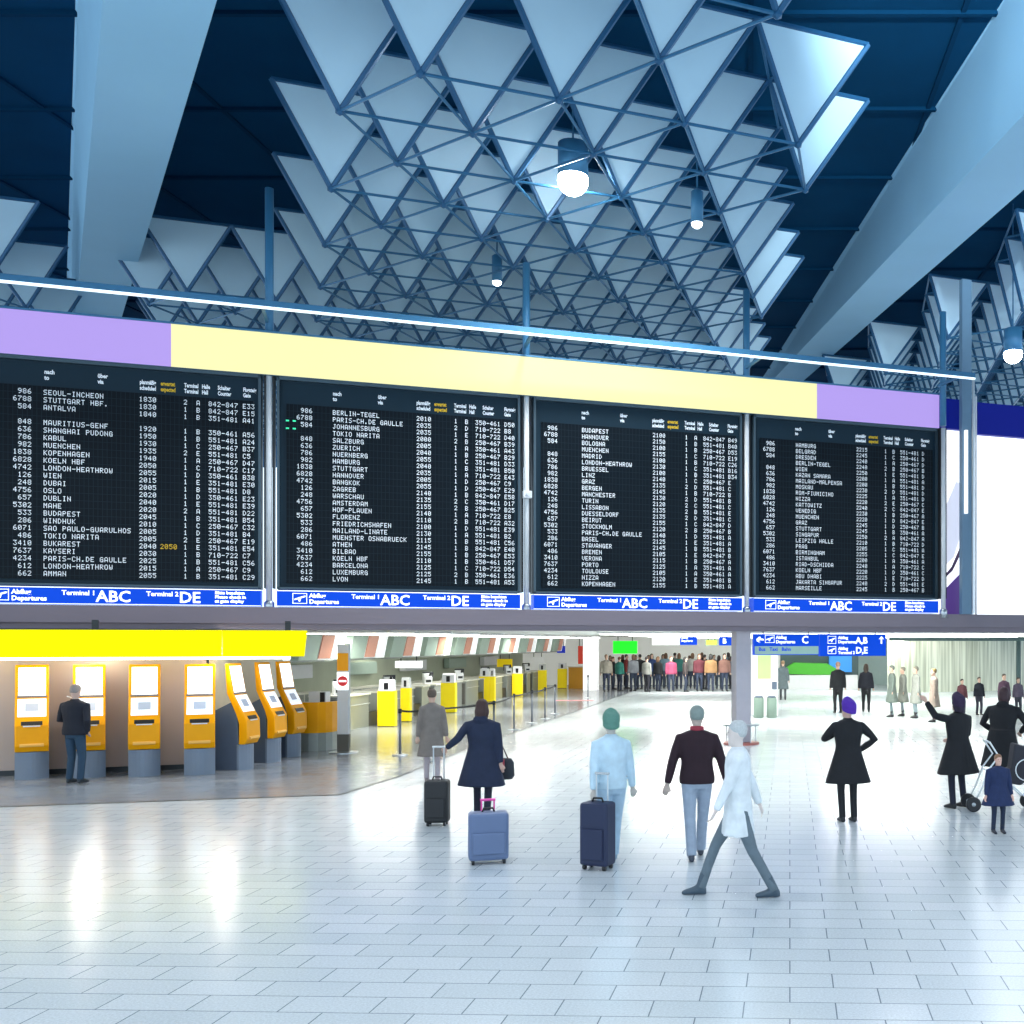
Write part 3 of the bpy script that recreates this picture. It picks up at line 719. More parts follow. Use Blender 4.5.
def belt(a, b, l):
    bm = NB(); a = Vector(a); b = Vector(b); d = (b - a).normalized(); n = Vector((-d.y, d.x, 0)) * .003
    N_ = 8; top = []
    for i in range(N_ + 1):
        t = i / N_; p = a + d * .04 + (b - a - d * .08) * t; sag = -.03 * 4 * t * (1 - t)
        top.append([p - n + Vector((0, 0, .955 + sag)), p + n + Vector((0, 0, .955 + sag)), p + n + Vector((0, 0, 1.0 + sag)), p - n + Vector((0, 0, 1.0 + sag))])
    loft(bm, top); tag(obj('barrier_belt', bm, blt), l, 'belt')
belt(bpos[0], bpos[1], 'black belt strung between the two nearest barrier posts')
belt(bpos[1], bpos[2], 'black belt strung from the second barrier post behind the woman')
belt(bpos[2], bpos[3], 'black belt strung right of the woman with the trolley case')
belt(bpos[3], bpos[4], 'black belt strung between middle barrier posts')
belt(bpos[4], bpos[5], 'short black belt after the middle barrier posts')
belt(bpos[5], bpos[6], 'black belt at the far end of the barrier line')

# white column and orange desk beyond check-in
p = ground(591, 690)
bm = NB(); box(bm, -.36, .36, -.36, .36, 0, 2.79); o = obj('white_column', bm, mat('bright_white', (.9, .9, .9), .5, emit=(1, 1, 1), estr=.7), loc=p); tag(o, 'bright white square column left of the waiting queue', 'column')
p = ground(574, 691)
R = thing('reception_desk', 'ochre reception desk left of the bright white column', 'desk', (p.x - .0, p.y + 3.0, 0))
b = NB(); box(b, -.75, .75, -.3, .3, 0, 1.15); obj('front', b, mat('ochre', srgb(200, 140, 10), .4), R, bevel=.01)
b = NB(); box(b, -.8, .8, -.36, .34, 1.151, 1.2); obj('top', b, counter_top, R)
# red floor stripe behind barriers
p = ground(561, 700.5); q = ground(594, 700.5)
bm = NB(); box(bm, p.x - .2, q.x, p.y - .4, p.y + .1, .0065, .009); o = obj('floor_marking', bm, mat('red_line', srgb(214, 130, 130), .5)); tag(o, 'pale red marking stripe on the floor behind the barriers', 'floor marking')

# back walls of the concourse
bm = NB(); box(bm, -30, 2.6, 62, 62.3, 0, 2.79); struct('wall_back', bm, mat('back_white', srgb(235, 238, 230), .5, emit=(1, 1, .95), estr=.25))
bm = NB(); box(bm, 2.6, 30, 62, 62.3, 0, 2.79); struct('wall_far', bm, mat('back_dark', srgb(190, 210, 205), .5))
def curtain_mat():
    m = bpy.data.materials.new('fluted_screen'); m.use_nodes = True; nt = m.node_tree; b = nt.nodes['Principled BSDF']
    tc = nt.nodes.new('ShaderNodeTexCoord'); wv = nt.nodes.new('ShaderNodeTexNoise'); mp = nt.nodes.new('ShaderNodeMapping'); mp.inputs['Scale'].default_value = (1.6, 1.6, .05)
    cr = nt.nodes.new('ShaderNodeValToRGB'); cr.color_ramp.elements[0].position = .35; cr.color_ramp.elements[1].position = .65
    cr.color_ramp.elements[0].color = srgb(168, 172, 150) + (1,); cr.color_ramp.elements[1].color = srgb(226, 228, 210) + (1,)
    nt.links.new(tc.outputs['Object'], mp.inputs[0]); nt.links.new(mp.outputs[0], wv.inputs['Vector']); nt.links.new(wv.outputs['Fac'], cr.inputs[0]); nt.links.new(cr.outputs[0], b.inputs['Base Color'])
    b.inputs['Roughness'].default_value = .4
    return m
p = ground(888, 693); q = ground(1070, 689)
bm = NB(); prism(bm, [(p.x, p.y), (q.x, q.y), (q.x, q.y + .2), (p.x, p.y + .2)], 0, 2.79, 'z'); struct('wall_right', bm, curtain_mat())
bm = NB()
for px in (893, 900, 1017, 1019):
    pp = ground(px, 692.5); rod(bm, (pp.x, pp.y - .1, 0), (pp.x, pp.y - .1, 2.79), .07, 6)
box(bm, p.x, q.x, p.y - .35, p.y - .2, 2.55, 2.79)
struct('trim_5', bm, mat('green_dark_metal', srgb(70, 90, 90), .4, .4))
# shop front with green panel
p = ground(812, 690)
R = thing('shop_front', 'shop counter with lime green and blue panels beyond the purple hatted woman', 'shop counter', (p.x, p.y + 1.5, 0))
b = NB(); box(b, -1.6, 2.6, .3, .6, 0, 2.3); obj('back_panel', b, mat('shop_dark', srgb(70, 92, 90), .5), R)
b = NB(); prism(b, [(-1.3, .8), (.2, .75), (1.3, .75), (1.5, 1.0), (.9, 1.35), (-.9, 1.4), (-1.3, 1.15)], -.3, .299, 'y'); obj('green_panel', b, mat('lime', srgb(70, 170, 40), .4, emit=srgb(90, 205, 50), estr=.1), R, bevel=.03)
b = NB(); box(b, 1.0, 2.2, -.2, .299, .9, 1.8); obj('blue_panel', b, mat('bright_blue', srgb(40, 135, 215), .4, emit=srgb(40, 135, 215), estr=.35), R)
b = NB(); box(b, -1.5, 2.5, -.35, .29, .0, .74); obj('white_base', b, white, R)
# light box / machine at right of the column
p = ground(763, 716)
R = thing('info_machine', 'white free-standing machine with a pale green screen behind the column', 'machine', (p.x + .05, p.y + .4, 0), .25)
b = NB(); box(b, -.42, .42, -.25, .25, 0, 2.4); obj('case', b, white, R, bevel=.02)
b = NB(); box(b, -.3, .16, -.262, -.251, 1.25, 2.05); obj('lit_poster', b, mat('poster_green', srgb(160, 185, 120), .4, emit=srgb(190, 210, 150), estr=.3), R)
b = NB(); box(b, -.42, .1, -.264, -.251, 2.1, 2.3); obj('cyan_header', b, mat('cyan', srgb(60, 180, 190), .4, emit=srgb(60, 190, 200), estr=.3), R)
b = NB(); box(b, .2, .36, -.3, -.251, .9, 1.15); obj('keypad', b, dgrey, R)
for dx, l in ((-.15, 'left grey-green waste bin in front of the white machine'), (.28, 'right grey-green waste bin in front of the white machine')):
    R = thing('waste_bin', l, 'waste bin', (p.x + dx, p.y - .75, 0), 0, 'waste bins at the machine')
    b = NB(); lathe(b, [(.15, 0), (.17, .02), (.17, .62), (.15, .66)], n=18); obj('body', b, mat('bin_green', srgb(120, 140, 128), .4), R, True)
    b = NB(); lathe(b, [(.12, .661), (.16, .67), (.10, .72)], n=18); obj('lid', b, dgrey, R, True)

# hanging signs
def hanging_sign(px0, px1, py0, py1, off, label, rows, split=None):
    s0, Y0 = on_plane(px0, off); s1, Y1 = on_plane(px1, off); zt = H + (HY - py0) / F * (Y0 + Y1) / 2; zb = H + (HY - py1) / F * (Y0 + Y1) / 2
    R = root_at('direction_sign', label, 'sign', s0, off, z=zb); w = s1 - s0; h = zt - zb
    b = NB(); box(b, 0, w, 0, .12, 0, h); obj('panel', b, sign_blue, R)
    b = NB()
    for x in (w * .15, w * .85): rod(b, (x, .06, h), (x, .06, h + .1), .012, 6)
    obj('hanger', b, dark_metal, R)
    return R, w, h
R, w, h = hanging_sign(754, 819, 634, 655, 1.2, 'blue hanging sign with left arrow and letter C under the beam', None)
b = NB(); box(b, .02, w - .02, -.012, -.001, .02, h * .42); obj('white_field', b, mat('sign_pale', srgb(150, 185, 175), .5, emit=srgb(150, 185, 175), estr=.4), R)
text('lettering', '←', .24, sign_white, R, (.06, -.005, h * .58), bold=.006)
b = NB(); prism(b, [(.06, h*.75), (.14, h*.87), (.14, h*.78), (.25, h*.78), (.25, h*.72), (.14, h*.72), (.14, h*.63)], -.008, -.001, 'y'); icon_plane(b, .30, h*.58, .26, .2, -.003); obj('symbols', b, sign_white, R)
text('lettering', 'Abflug\nDepartures', .115, sign_white, R, (.60, -.005, h * .77), bold=.003)
text('lettering', 'C', .27, sign_white, R, (1.32, -.005, h * .56), bold=.006)
text('lettering', 'Bus   Taxi   Bahn', .13, sign_blue, R, (.12, -.02, h * .2), bold=.002)
R, w, h = hanging_sign(820, 886, 634, 656, 1.2, 'blue hanging sign reading A,B and D,E with an up arrow', None)
b = NB(); icon_plane(b, .22, h*.56, .24, .2, -.003); icon_plane(b, .22, h*.1, .24, .2, -.003)
prism(b, [(w - .14, h*.9), (w - .22, h*.76), (w - .16, h*.78), (w - .16, h*.56), (w - .12, h*.56), (w - .12, h*.78), (w - .06, h*.76)], -.008, -.001, 'y'); obj('symbols', b, sign_white, R)
text('lettering', 'Abflug\nDepartures', .11, sign_white, R, (.52, -.005, h * .77), bold=.003)
text('lettering', 'Abflug\nTerminal 2', .11, sign_white, R, (.52, -.005, h * .28), bold=.003)
text('lettering', 'A,B', .24, sign_white, R, (1.03, -.005, h * .57), bold=.006)
text('lettering', 'D,E', .24, sign_white, R, (1.03, -.005, h * .12), bold=.006)
# distant signs over the queue
def flat_sign(name, px0, px1, py0, py1, Y, m_, label, cat='sign', d=.15):
    a = at(px0, py1, Y); c = at(px1, py0, Y)
    R = thing(name, label, cat, (a.x, Y, a.z)); b = NB(); box(b, 0, c.x - a.x, 0, d, 0, c.z - a.z); obj('panel', b, m_, R)
    b = NB(); ww = c.x - a.x
    for x in (ww * .2, ww * .8): rod(b, (x, d / 2, c.z - a.z), (x, d / 2, 2.8 - a.z), .02, 6)
    obj('hanger', b, dark_metal, R); return R, ww, c.z - a.z
flat_sign('lit_sign', 395, 421, 661, 668, 36.5, mat('lit_sign_white', (.9, .9, .9), .4, emit=(1, 1, .98), estr=1.0), 'small white lit sign hanging behind the check-in counters')
for a, b_, c, d, Yq, col, l in ((578, 584, 646, 664, 58, (205, 60, 40), 'red hanging banner just left of the bright white column'), (557, 565, 646, 653, 56, (20, 50, 190), 'small dark blue hanging sign above the far check-in stands'), (514, 526, 647, 653, 54, (190, 100, 60), 'rust orange hanging sign above the far counters'), (497, 512, 659, 667, 52, (250, 215, 0), 'yellow hanging sign behind the middle check-in stands'), (531, 544, 657, 663, 58, (235, 238, 235), 'off-white hanging sign above the far end of check-in')):
    flat_sign('hanging_sign', a, b_, c, d, Yq, mat('sign_%d_%d' % (a, c), srgb(*col), .5, emit=srgb(*col), estr=.25), l, d=.1)
flat_sign('hanging_screen', 613, 637, 641, 653.5, 46, mat('screen_green', srgb(0, 225, 20), .4, emit=srgb(0, 225, 10), estr=.9), 'bright green hanging screen over the waiting queue', 'screen')
R, w, h = flat_sign('hanging_sign', 652, 679, 636, 645, 46, mat('sign_face_white', (.9, .9, .9), .4, emit=(1, 1, 1), estr=.9), 'plain white hanging sign over the waiting queue')
R, w, h = flat_sign('hanging_sign', 680, 697, 634.5, 645, 45, sign_blue, 'blue hanging sign right of the plain white sign')
text('lettering', 'Abflug\nDepartures', .13, sign_white, R, (.06, -.005, h * .6), bold=.003, sx=.8)
flat_sign('hanging_sign', 706, 717, 640, 645, 44, mat('lime_sign', srgb(170, 230, 60), .4, emit=srgb(170, 230, 60), estr=.8), 'small lime green sign among the blue signs', d=.1)
R, w, h = flat_sign('hanging_sign', 719, 732, 635, 645.5, 45, sign_blue, 'blue hanging sign left of the grey column')
text('lettering', 'B', .3, sign_white, R, (.15, -.005, h * .2), bold=.006)

# ================================================================ PEOPLE
def remesh(bm, voxel, m_, name, smooth_it=2, smooth_f=.5):
    bmesh.ops.recalc_face_normals(bm, faces=bm.faces)
    me = bpy.data.meshes.new('tmp'); bm.to_mesh(me); bm.free()
    o = bpy.data.objects.new('tmp', me); COL.objects.link(o)
    md = o.modifiers.new('r', 'REMESH'); md.mode = 'VOXEL'; md.voxel_size = voxel; md.use_smooth_shade = True
    if smooth_it:
        s = o.modifiers.new('s', 'SMOOTH'); s.iterations = smooth_it; s.factor = smooth_f
    dg = bpy.context.evaluated_depsgraph_get()
    out = bpy.data.meshes.new_from_object(o.evaluated_get(dg)); out.name = name
    bpy.data.objects.remove(o); bpy.data.meshes.remove(me)
    out.materials.clear(); out.materials.append(m_)
    for p in out.polygons: p.use_smooth = True
    return out
def ik(a, b, l1, l2, pole):
    a = Vector(a); b = Vector(b); d = b - a; L = min(d.length, (l1 + l2) * .999); dn = d.normalized()
    x = (l1*l1 - l2*l2 + L*L) / (2 * L); hgt = math.sqrt(max(0, l1*l1 - x*x))
    pole = Vector(pole); pv = (pole - dn * pole.dot(dn)).normalized()
    return a + dn * x + pv * hgt, a + dn * L
def person(px=None, py=None, hgt=1.75, rz=0, label='', group=None, pos=None, skin=(.62, .40, .30), hair=(.05, .03, .02), hair_len=0.0,
           top='jacket', topc=(.02, .02, .03), legc=(.02, .03, .06), shoec=(.012, .012, .015), feet=None, hands=None, elbows=None, lean=0.0, headyaw=0.0, headtilt=0.0,
           coat_len=.55, flare=1.0, detail=1, hat=None, hood=None, build=1.0, sit=False, collar=None):
    p = ground(px, py) if pos is None else Vector(pos)
    S = hgt / 1.75
    t = thing('person', label, 'person', tuple(p), rz, group); t.scale = (S, S, S)
    vx = .011 if detail == 2 else (.016 if detail == 1 else .028)
    hz = .92
    feet = feet or ((-.10, .02, .0), (.10, -.02, .0))
    hands = hands or ((-.27, -.03, .80), (.27, -.03, .80))
    elbows = elbows or ((-.3, .9, 0), (.3, .9, 0))
    hipc = Vector((0, 0, hz)); chest = Vector((0, -lean, 1.36)); neck = Vector((0, -lean * 1.15, 1.47)); 
    headc = Vector((0, -lean * 1.35 - .015, 1.635))
    HM = Matrix.Translation(headc) @ Matrix.Rotation(headyaw, 4, 'Z') @ Matrix.Rotation(headtilt, 4, 'X')
    legs, arms = [], []
    for i, sx in enumerate((-1, 1)):
        hip = Vector((sx * .09, 0, hz - .04)); f = Vector(feet[i]); ank = f + Vector((0, 0, .085))
        kn, ank = ik(hip, ank, max(.405, (hip - ank).length * .508), max(.395, (hip - ank).length * .496), (sx * .1, -1, 0)); legs.append((hip, kn, ank))
        sh = Vector((sx * .175 * build, -lean, 1.388)); el, wr = ik(sh, hands[i], .29, .26, elbows[i]); arms.append((sh, el, wr))
    def torso(b, g, z0=.84, zt=1.48, sl=1.0):
        prof = [(.80, .150, .105), (.86, .165, .115), (.93, .17, .12), (1.02, .155, .11), (1.10, .145, .105), (1.2, .158, .112), (1.3, .175, .115), (1.38, .182, .105), (1.43, .150, .085), (1.47, .08, .065)]
        rr = []
        for z, rx, ry in prof:
            if z < z0: continue
            yy = -lean * max(0, (z - hz)) / (1.4 - hz)
            rr.append(ell((0, yy, z), (rx * build + g), ry + g, 18))
        loft(b, rr)
    skm = mat('skin_%02d%02d' % (int(skin[0]*99), int(skin[1]*99)), skin, .5)
    # ---- body: one continuous surface
    b = NB(); torso(b, -.012)
    tube(b, [chest, neck, headc + Vector((0, .01, -.06))], [.06, .052, .055], 12)
    rings = []
    for z, rx, ry, yo in ((-.135, .018, .02, -.055), (-.12, .045, .05, -.035), (-.085, .062, .07, -.015), (-.04, .070, .082, -.003), (.0, .074, .090, .004), (.04, .076, .093, .008), (.075, .070, .086, .010), (.10, .052, .066, .012), (.118, .022, .03, .014)):
        rings.append([HM @ Vector(v) for v in ell((0, yo, z), rx, ry, 16)])
    loft(b, rings)
    tube(b, [HM @ Vector((0, -.080, .012)), HM @ Vector((0, -.104, -.024)), HM @ Vector((0, -.083, -.035))], [.008, .014, .01], 6)
    for sx in (-1, 1): ico(b, HM @ Vector((sx * .076, .006, -.008)), .012, .02, .031, 1)
    ico(b, HM @ Vector((0, -.079, -.063)), .024, .010, .009, 1)
    for (hip, kn, ank), sx, f in zip(legs, (-1, 1), feet):
        tube(b, [hip + Vector((0, 0, .03)), hip * .6 + kn * .4, kn, kn * .6 + ank * .4, ank], [.082, .068, .044, .040, .030], 10)
        tube(b, [ank, ank + Vector((0, -.05, -.045)), ank + Vector((0, -.13, -.06))], [.036, .035, .022], 8)
    for (sh, el, wr), sx in zip(arms, (-1, 1)):
        tube(b, [sh - Vector((sx * .04, 0, -.0)), sh, sh * .5 + el * .5, el, el * .5 + wr * .5, wr], [.045, .05, .043, .036, .033, .024], 10)
        d = (wr - el).normalized(); side = d.cross(Vector((0, 1, 0)))
        if side.length < .2: side = d.cross(Vector((1, 0, 0)))
        side.normalize(); nn = d.cross(side)
        pm = wr + d * .05
        loft(b, [[wr + d * k + side * (a * wd) + nn * (c * .014) for a, c in ((-1, -1), (0, -1.2), (1, -1), (1, 1), (0, 1.2), (-1, 1))] for k, wd in ((0, .025), (.04, .038), (.085, .04))])
        if detail >= 1:
            curl = nn * (.012)
            for j, ln in enumerate((.062, .072, .068, .052)):
                a0 = wr + d * .08 + side * (-.03 + .02 * j)
                a1 = a0 + d * ln * .5 + curl; a2 = a1 + d * ln * .38 + curl * 2.2
                tube(b, [a0 - d * .02, a0, a1, a2], [.009, .0092, .0085, .007], 6)
            a0 = wr + d * .03 - side * .034; tube(b, [a0 + side * .015, a0 - side * .012 + d * .02, a0 - side * .024 + d * .055 + curl], [.011, .011, .008], 6)
    body = obj('body', remesh(b, vx, skm, 'body', 1), skm, t)
    if detail >= 1:
        for sx in (-1, 1):
            b = NB(); ico(b, HM @ Vector((sx * .03, -.083, .008)), .011, .006, .007, 1); obj('eye', b, mat('eye_dark', (.03, .02, .02), .2), t, True)
    # ---- hair or hat
    hm = mat('hair_%02d%02d%02d' % tuple(int(c * 99) for c in hair), hair, .6, var=.3, scale=60)
    b = NB()
    rr = []
    for z, rx, ry, yo in ((-.045, .055, .045, .045), (-.01, .082, .078, .028), (.03, .087, .095, .018), (.07, .082, .096, .014), (.10, .064, .078, .014), (.127, .03, .04, .014)):
        rr.append([HM @ Vector(v) for v in ell((0, yo, z), rx, ry, 16)])
    loft(b, rr)
    if hair_len > 0:
        tube(b, [HM @ Vector((0, .045, .04)), HM @ Vector((0, .06, -.06)), HM @ Vector((0, .075, -.06 - hair_len))], [.08, .085, .05], 12)
        for sx in (-1, 1): tube(b, [HM @ Vector((sx * .05, .02, .03)), HM @ Vector((sx * .07, .02, -.06)), HM @ Vector((sx * .07, .04, -.06 - hair_len * .8))], [.04, .04, .02], 8)
    obj('hair', remesh(b, max(vx, .014), hm, 'hair', 2), hm, t)
    if hat:
        b = NB(); rr = []
        for z, r in ((-.055, .098), (-.03, .108), (.0, .104), (.04, .112), (.09, .105), (.13, .075), (.148, .03)):
            rr.append([HM @ Vector((r * .93 * math.cos(k * PI / 9), .03 + r * 1.05 * math.sin(k * PI / 9), z + .03 * -math.sin(k * PI / 9))) for k in range(18)])
        loft(b, rr); hm2 = mat('hat_%02d%02d%02d' % tuple(int(c * 99) for c in hat), hat, .8, var=.3, scale=50)
        obj('hat', remesh(b, .012, hm2, 'hat', 1), hm2, t)
    # ---- trousers
    lm = mat('legs_%02d%02d%02d' % tuple(int(c * 99) for c in legc), legc, .75, var=.2, scale=14)
    b = NB()
    loft(b, [ell((0, 0, z), rx, ry, 16) for z, rx, ry in ((.80, .145, .11), (.86, .172, .128), (.96, .17, .128), (1.03, .15, .115))])
    for hip, kn, ank in legs:
        sl = .84 if top == 'coat' else 1.0
        tube(b, [hip + Vector((0, 0, .04)), hip * .6 + kn * .4, kn, kn * .5 + ank * .5, ank + Vector((0, .005, -.02))], [.098, .086 * (1 if sl == 1 else .95), .068 * sl, .062 * sl, .058 * sl], 12)
    obj('trousers', remesh(b, max(vx, .014), lm, 'trousers', 2), lm, t)
    sm = mat('shoe_%02d%02d%02d' % tuple(int(c * 99) for c in shoec), shoec, .4)
    for i, (hip, kn, ank) in enumerate(legs):
        b = NB(); fx, fy = ank.x, ank.y; fz = ank.z - .085
        rr = [[Vector((fx + w_ * math.cos(k * PI / 5), fy + dy, fz + hh / 2 + hh / 2 * math.sin(k * PI / 5))) for k in range(10)] for dy, w_, hh in ((.06, .026, .07), (.035, .038, .10), (-.02, .04, .11), (-.09, .043, .075), (-.15, .040, .055), (-.19, .022, .035))]
        loft(b, rr)
        if top == 'coat': tube(b, [ank + Vector((0, .01, -.03)), ank, ank + (kn - ank) * .32], [.042, .044, .052], 10)
        obj('shoe', remesh(b, .014, sm, 'shoe', 1), sm, t)
    # ---- upper clothing
    tm = mat('cloth_%02d%02d%02d' % tuple(int(c * 99) for c in topc), topc, .85, var=.25, scale=9, bump=.3)
    b = NB(); torso(b, .022, .84 if top != 'coat' else .84)
    for (sh, el, wr), sx in zip(arms, (-1, 1)):
        d = (wr - el).normalized()
        tube(b, [sh - Vector((sx * .06, 0, -.01)), sh, sh * .5 + el * .5, el, el * .5 + wr * .5, wr - d * .01], [.055, .062, .062, .057, .052, .042], 12)
    tube(b, [neck + Vector((0, 0, -.06)), neck + Vector((0, 0, .03))], [.085, .07], 14)
    if hood: ico(b, neck + Vector((0, .07, .0)), .11, .07, .07, 2)
    if top == 'coat':
        zh = hz - coat_len + .12
        rr = []
        for k in range(6):
            f_ = k / 5; z = 1.06 + (zh - 1.06) * f_; r = .165 + (.10 * flare) * f_
            rr.append([Vector((c.x, c.y, c.z)) for c in [Vector(((r * build + .012 * math.sin(5 * a + 1) * f_) * math.cos(a), (r * .78 + .012 * math.sin(6 * a) * f_) * math.sin(a), z)) for a in [2 * PI * q / 24 for q in range(24)]]])
        loft(b, rr)
    me = remesh(b, max(vx, .014), tm, 'coat' if top == 'coat' else 'jacket', 2)
    obj('coat' if top == 'coat' else 'jacket', me, tm, t)
    if collar:
        b = NB(); tube(b, [neck + Vector((0, 0, -.02)), neck + Vector((0, -.005, .05))], [.088, .075], 14); cm = mat('scarf_%02d' % int(collar[0]*99), collar, .8); obj('scarf', b, cm, t, True)
    return t, arms, S
BK = (.008, .009, .012); NV = (.012, .02, .05)
R180 = PI
# purple hat woman, seen from behind, looking left
person(848, 822, 1.69, R180 + .25, 'person in black knee-length coat and purple hat with hand on hip', skin=(.6, .38, .3), hair=(.03, .02, .03), top='coat', topc=BK, legc=BK, shoec=BK,
       feet=((-.085, .02, 0), (.085, .0, 0)), hands=((-.20, -.04, 1.03), (.06, -.26, 1.28)), elbows=((-1, .3, .1), (1, .3, -.4)), coat_len=.47, flare=1.4, build=1.12, hat=srgb(78, 36, 160), headyaw=.5, detail=2)
# woman with trolley case
person(482, 822, 1.70, R180 - .05, 'person in dark navy coat walking away with one hand on trolley handle', skin=(.6, .38, .3), hair=(.045, .018, .015), hair_len=.14, top='coat', topc=NV, legc=(.01, .012, .03), shoec=BK,
       feet=((-.10, .10, 0), (.09, -.08, 0)), hands=((-.28, .02, .80), (.47, .12, 1.07)), elbows=((-.5, .8, 0), (.2, .8, -.6)), coat_len=.52, flare=1.25, detail=2, hood=True, build=1.2)
# man with burgundy jacket walking away
person(697, 858, 1.76, R180 + .1, 'person in black and burgundy jacket with pale grey trousers walking away', skin=(.5, .40, .34), hair=(.22, .27, .25), top='jacket', topc=(.02, .006, .012), legc=(.30, .36, .45), shoec=(.04, .05, .07),
       feet=((-.05, -.16, 0), (.07, .20, 0)), hands=((-.36, -.02, .84), (.34, .02, .86)), elbows=((-.6, .8, 0), (.6, .8, 0)), build=1.1, detail=2, collar=(.3, .03, .05))
# walker in pale blue with case
person(611, 862, 1.70, R180 + .3, 'person in pale blue jacket and green cap walking with a navy case', skin=(.55, .5, .45), hair=(.12, .2, .18), top='jacket', topc=(.52, .68, .78), legc=(.40, .55, .68), shoec=(.25, .35, .45),
       feet=((-.06, -.14, 0), (.07, .18, 0)), hands=((-.28, -.1, .82), (.24, .18, .72)), elbows=((-.5, .8, 0), (.6, .8, 0)), hat=(.10, .24, .19), detail=1)
# walker in pale coat, long stride to the left
person(738, 896, 1.72, -PI/2, 'person in pale grey coat striding left, dark trousers, nearest to the camera', skin=(.7, .6, .55), hair=(.5, .52, .52), top='coat', topc=(.74, .78, .80), legc=(.12, .16, .19), shoec=(.05, .08, .11),
       feet=((-.06, -.38, 0), (.06, .36, 0)), hands=((-.22, .22, .88), (.22, -.22, .88)), elbows=((0, 1, 0), (0, 1, 0)), coat_len=.42, flare=.5, detail=1)
# man at the kiosk
KM = ground(76, 777)
person(75, 783, 1.74, R180 - .15, 'person in dark jacket and jeans using the second kiosk', skin=(.62, .42, .34), hair=(.30, .25, .23), top='jacket', topc=(.012, .014, .024), legc=(.02, .055, .10), shoec=(.02, .03, .04),
       feet=((-.11, .0, 0), (.11, .0, 0)), hands=((-.22, -.04, .92), (.16, -.22, 1.10)), elbows=((-.6, .7, 0), (.6, .6, 0)), build=1.3, detail=2, headtilt=.25)
# family group at the right
person(958, 808, 1.70, R180 + .6, 'person in black coat raising one arm to the left, in the family group', skin=(.6, .38, .3), hair=(.02, .012, .03), hair_len=.1, top='coat', topc=BK, legc=(.01, .02, .03), shoec=BK,
       feet=((-.13, .0, 0), (.13, .02, 0)), hands=((-.12, -.25, 1.05), (.56, -.12, 1.66)), elbows=((-1, .5, 0), (.6, .5, -.5)), coat_len=.50, flare=1.5, hat=(.03, .015, .05), detail=2, build=1.25)
person(1002, 793, 1.74, R180 - .5, 'person in long black coat bending over the stroller at right edge', skin=(.6, .38, .3), hair=(.04, .015, .02), hair_len=.12, top='coat', topc=BK, legc=(.012, .015, .02), shoec=BK,
       feet=((-.10, .0, 0), (.10, -.05, 0)), hands=((-.24, -.28, 1.0), (.22, -.30, 1.0)), elbows=((-.8, .5, 0), (.8, .5, 0)), coat_len=.6, flare=1.1, lean=.10, detail=2, hood=True, build=1.3)
# child: shorter with a bigger head
person(998, 833, 1.03, .15, 'small child in navy coat and boots facing the camera', skin=(.70, .42, .33), hair=(.25, .13, .07), top='coat', topc=(.012, .025, .085), legc=(.01, .02, .05), shoec=(.01, .015, .03),
       feet=((-.11, .0, 0), (.10, .0, 0)), hands=((-.30, -.05, .84), (.30, -.05, .84)), coat_len=.42, flare=1.45, build=1.25, detail=2)
# people beyond the beam
far = [(838, 713, 1.80, R180 + .2, 'person in black suit carrying a dark bag, beyond the beam', dict(topc=BK, legc=BK, build=1.1, hair=(.35, .2, .14))),
       (866, 712, 1.72, R180 - .2, 'person with long dark hair in black, right of the suited person', dict(topc=(.02, .02, .022), legc=BK, hair_len=.2)),
       (783, 700, 1.70, R180, 'person in grey coat walking beside the hanging sign', dict(top='coat', topc=(.10, .13, .14), legc=(.03, .04, .05), hair=(.3, .18, .1))),
       (774, 697, 1.62, R180, 'person in dark clothes half hidden behind the grey coated one', dict(topc=(.05, .07, .08), legc=(.05, .06, .07))),
       (892, 717, 1.72, -PI/2, 'person in grey-green coat, left of the pale walking group', dict(top='coat', topc=(.12, .15, .13), legc=(.12, .17, .18), hair=(.12, .14, .12))),
       (903, 716, 1.66, -PI/2, 'second person of the pale group in khaki grey coat', dict(top='coat', topc=(.20, .21, .18), legc=(.18, .22, .24), hair=(.22, .2, .15))),
       (916, 718, 1.70, -PI/2 + .2, 'person in light grey coat in the pale walking group', dict(top='coat', topc=(.26, .27, .24), legc=(.20, .26, .28), hair=(.2, .2, .15))),
       (934, 722, 1.68, -PI/2, 'person in beige coat at the right of the pale group', dict(top='coat', topc=(.28, .22, .18), legc=(.30, .20, .20), hair=(.2, .13, .04))),
       (432, 782, 1.66, R180 + .2, 'person in brown-grey coat standing at the belt barrier', dict(top='coat', topc=(.20, .17, .15), legc=(.42, .36, .38), hair=(.1, .07, .05), shoec=(.25, .2, .2), detail=1))]
for px, py, hh, rz, l, kw in far:
    kw.setdefault('detail', 0); person(px, py, hh, rz, l, **kw)
# seated / waiting people behind the family
for px, py, hh, l, c in ((962, 716, 1.25, 'seated-height person in dark red, left of three behind the family', (.12, .04, .05)), (979, 715, 1.30, 'person in black between the two others behind the family', (.02, .02, .03)), (1004, 718, 1.45, 'person in maroon jacket near the right wall behind the family', (.10, .05, .08)), (1018, 716, 1.3, 'person in purple grey by the right wall edge', (.10, .08, .12))):
    person(px, py, hh, .3, l, topc=c, legc=(.04, .04, .06), detail=0)
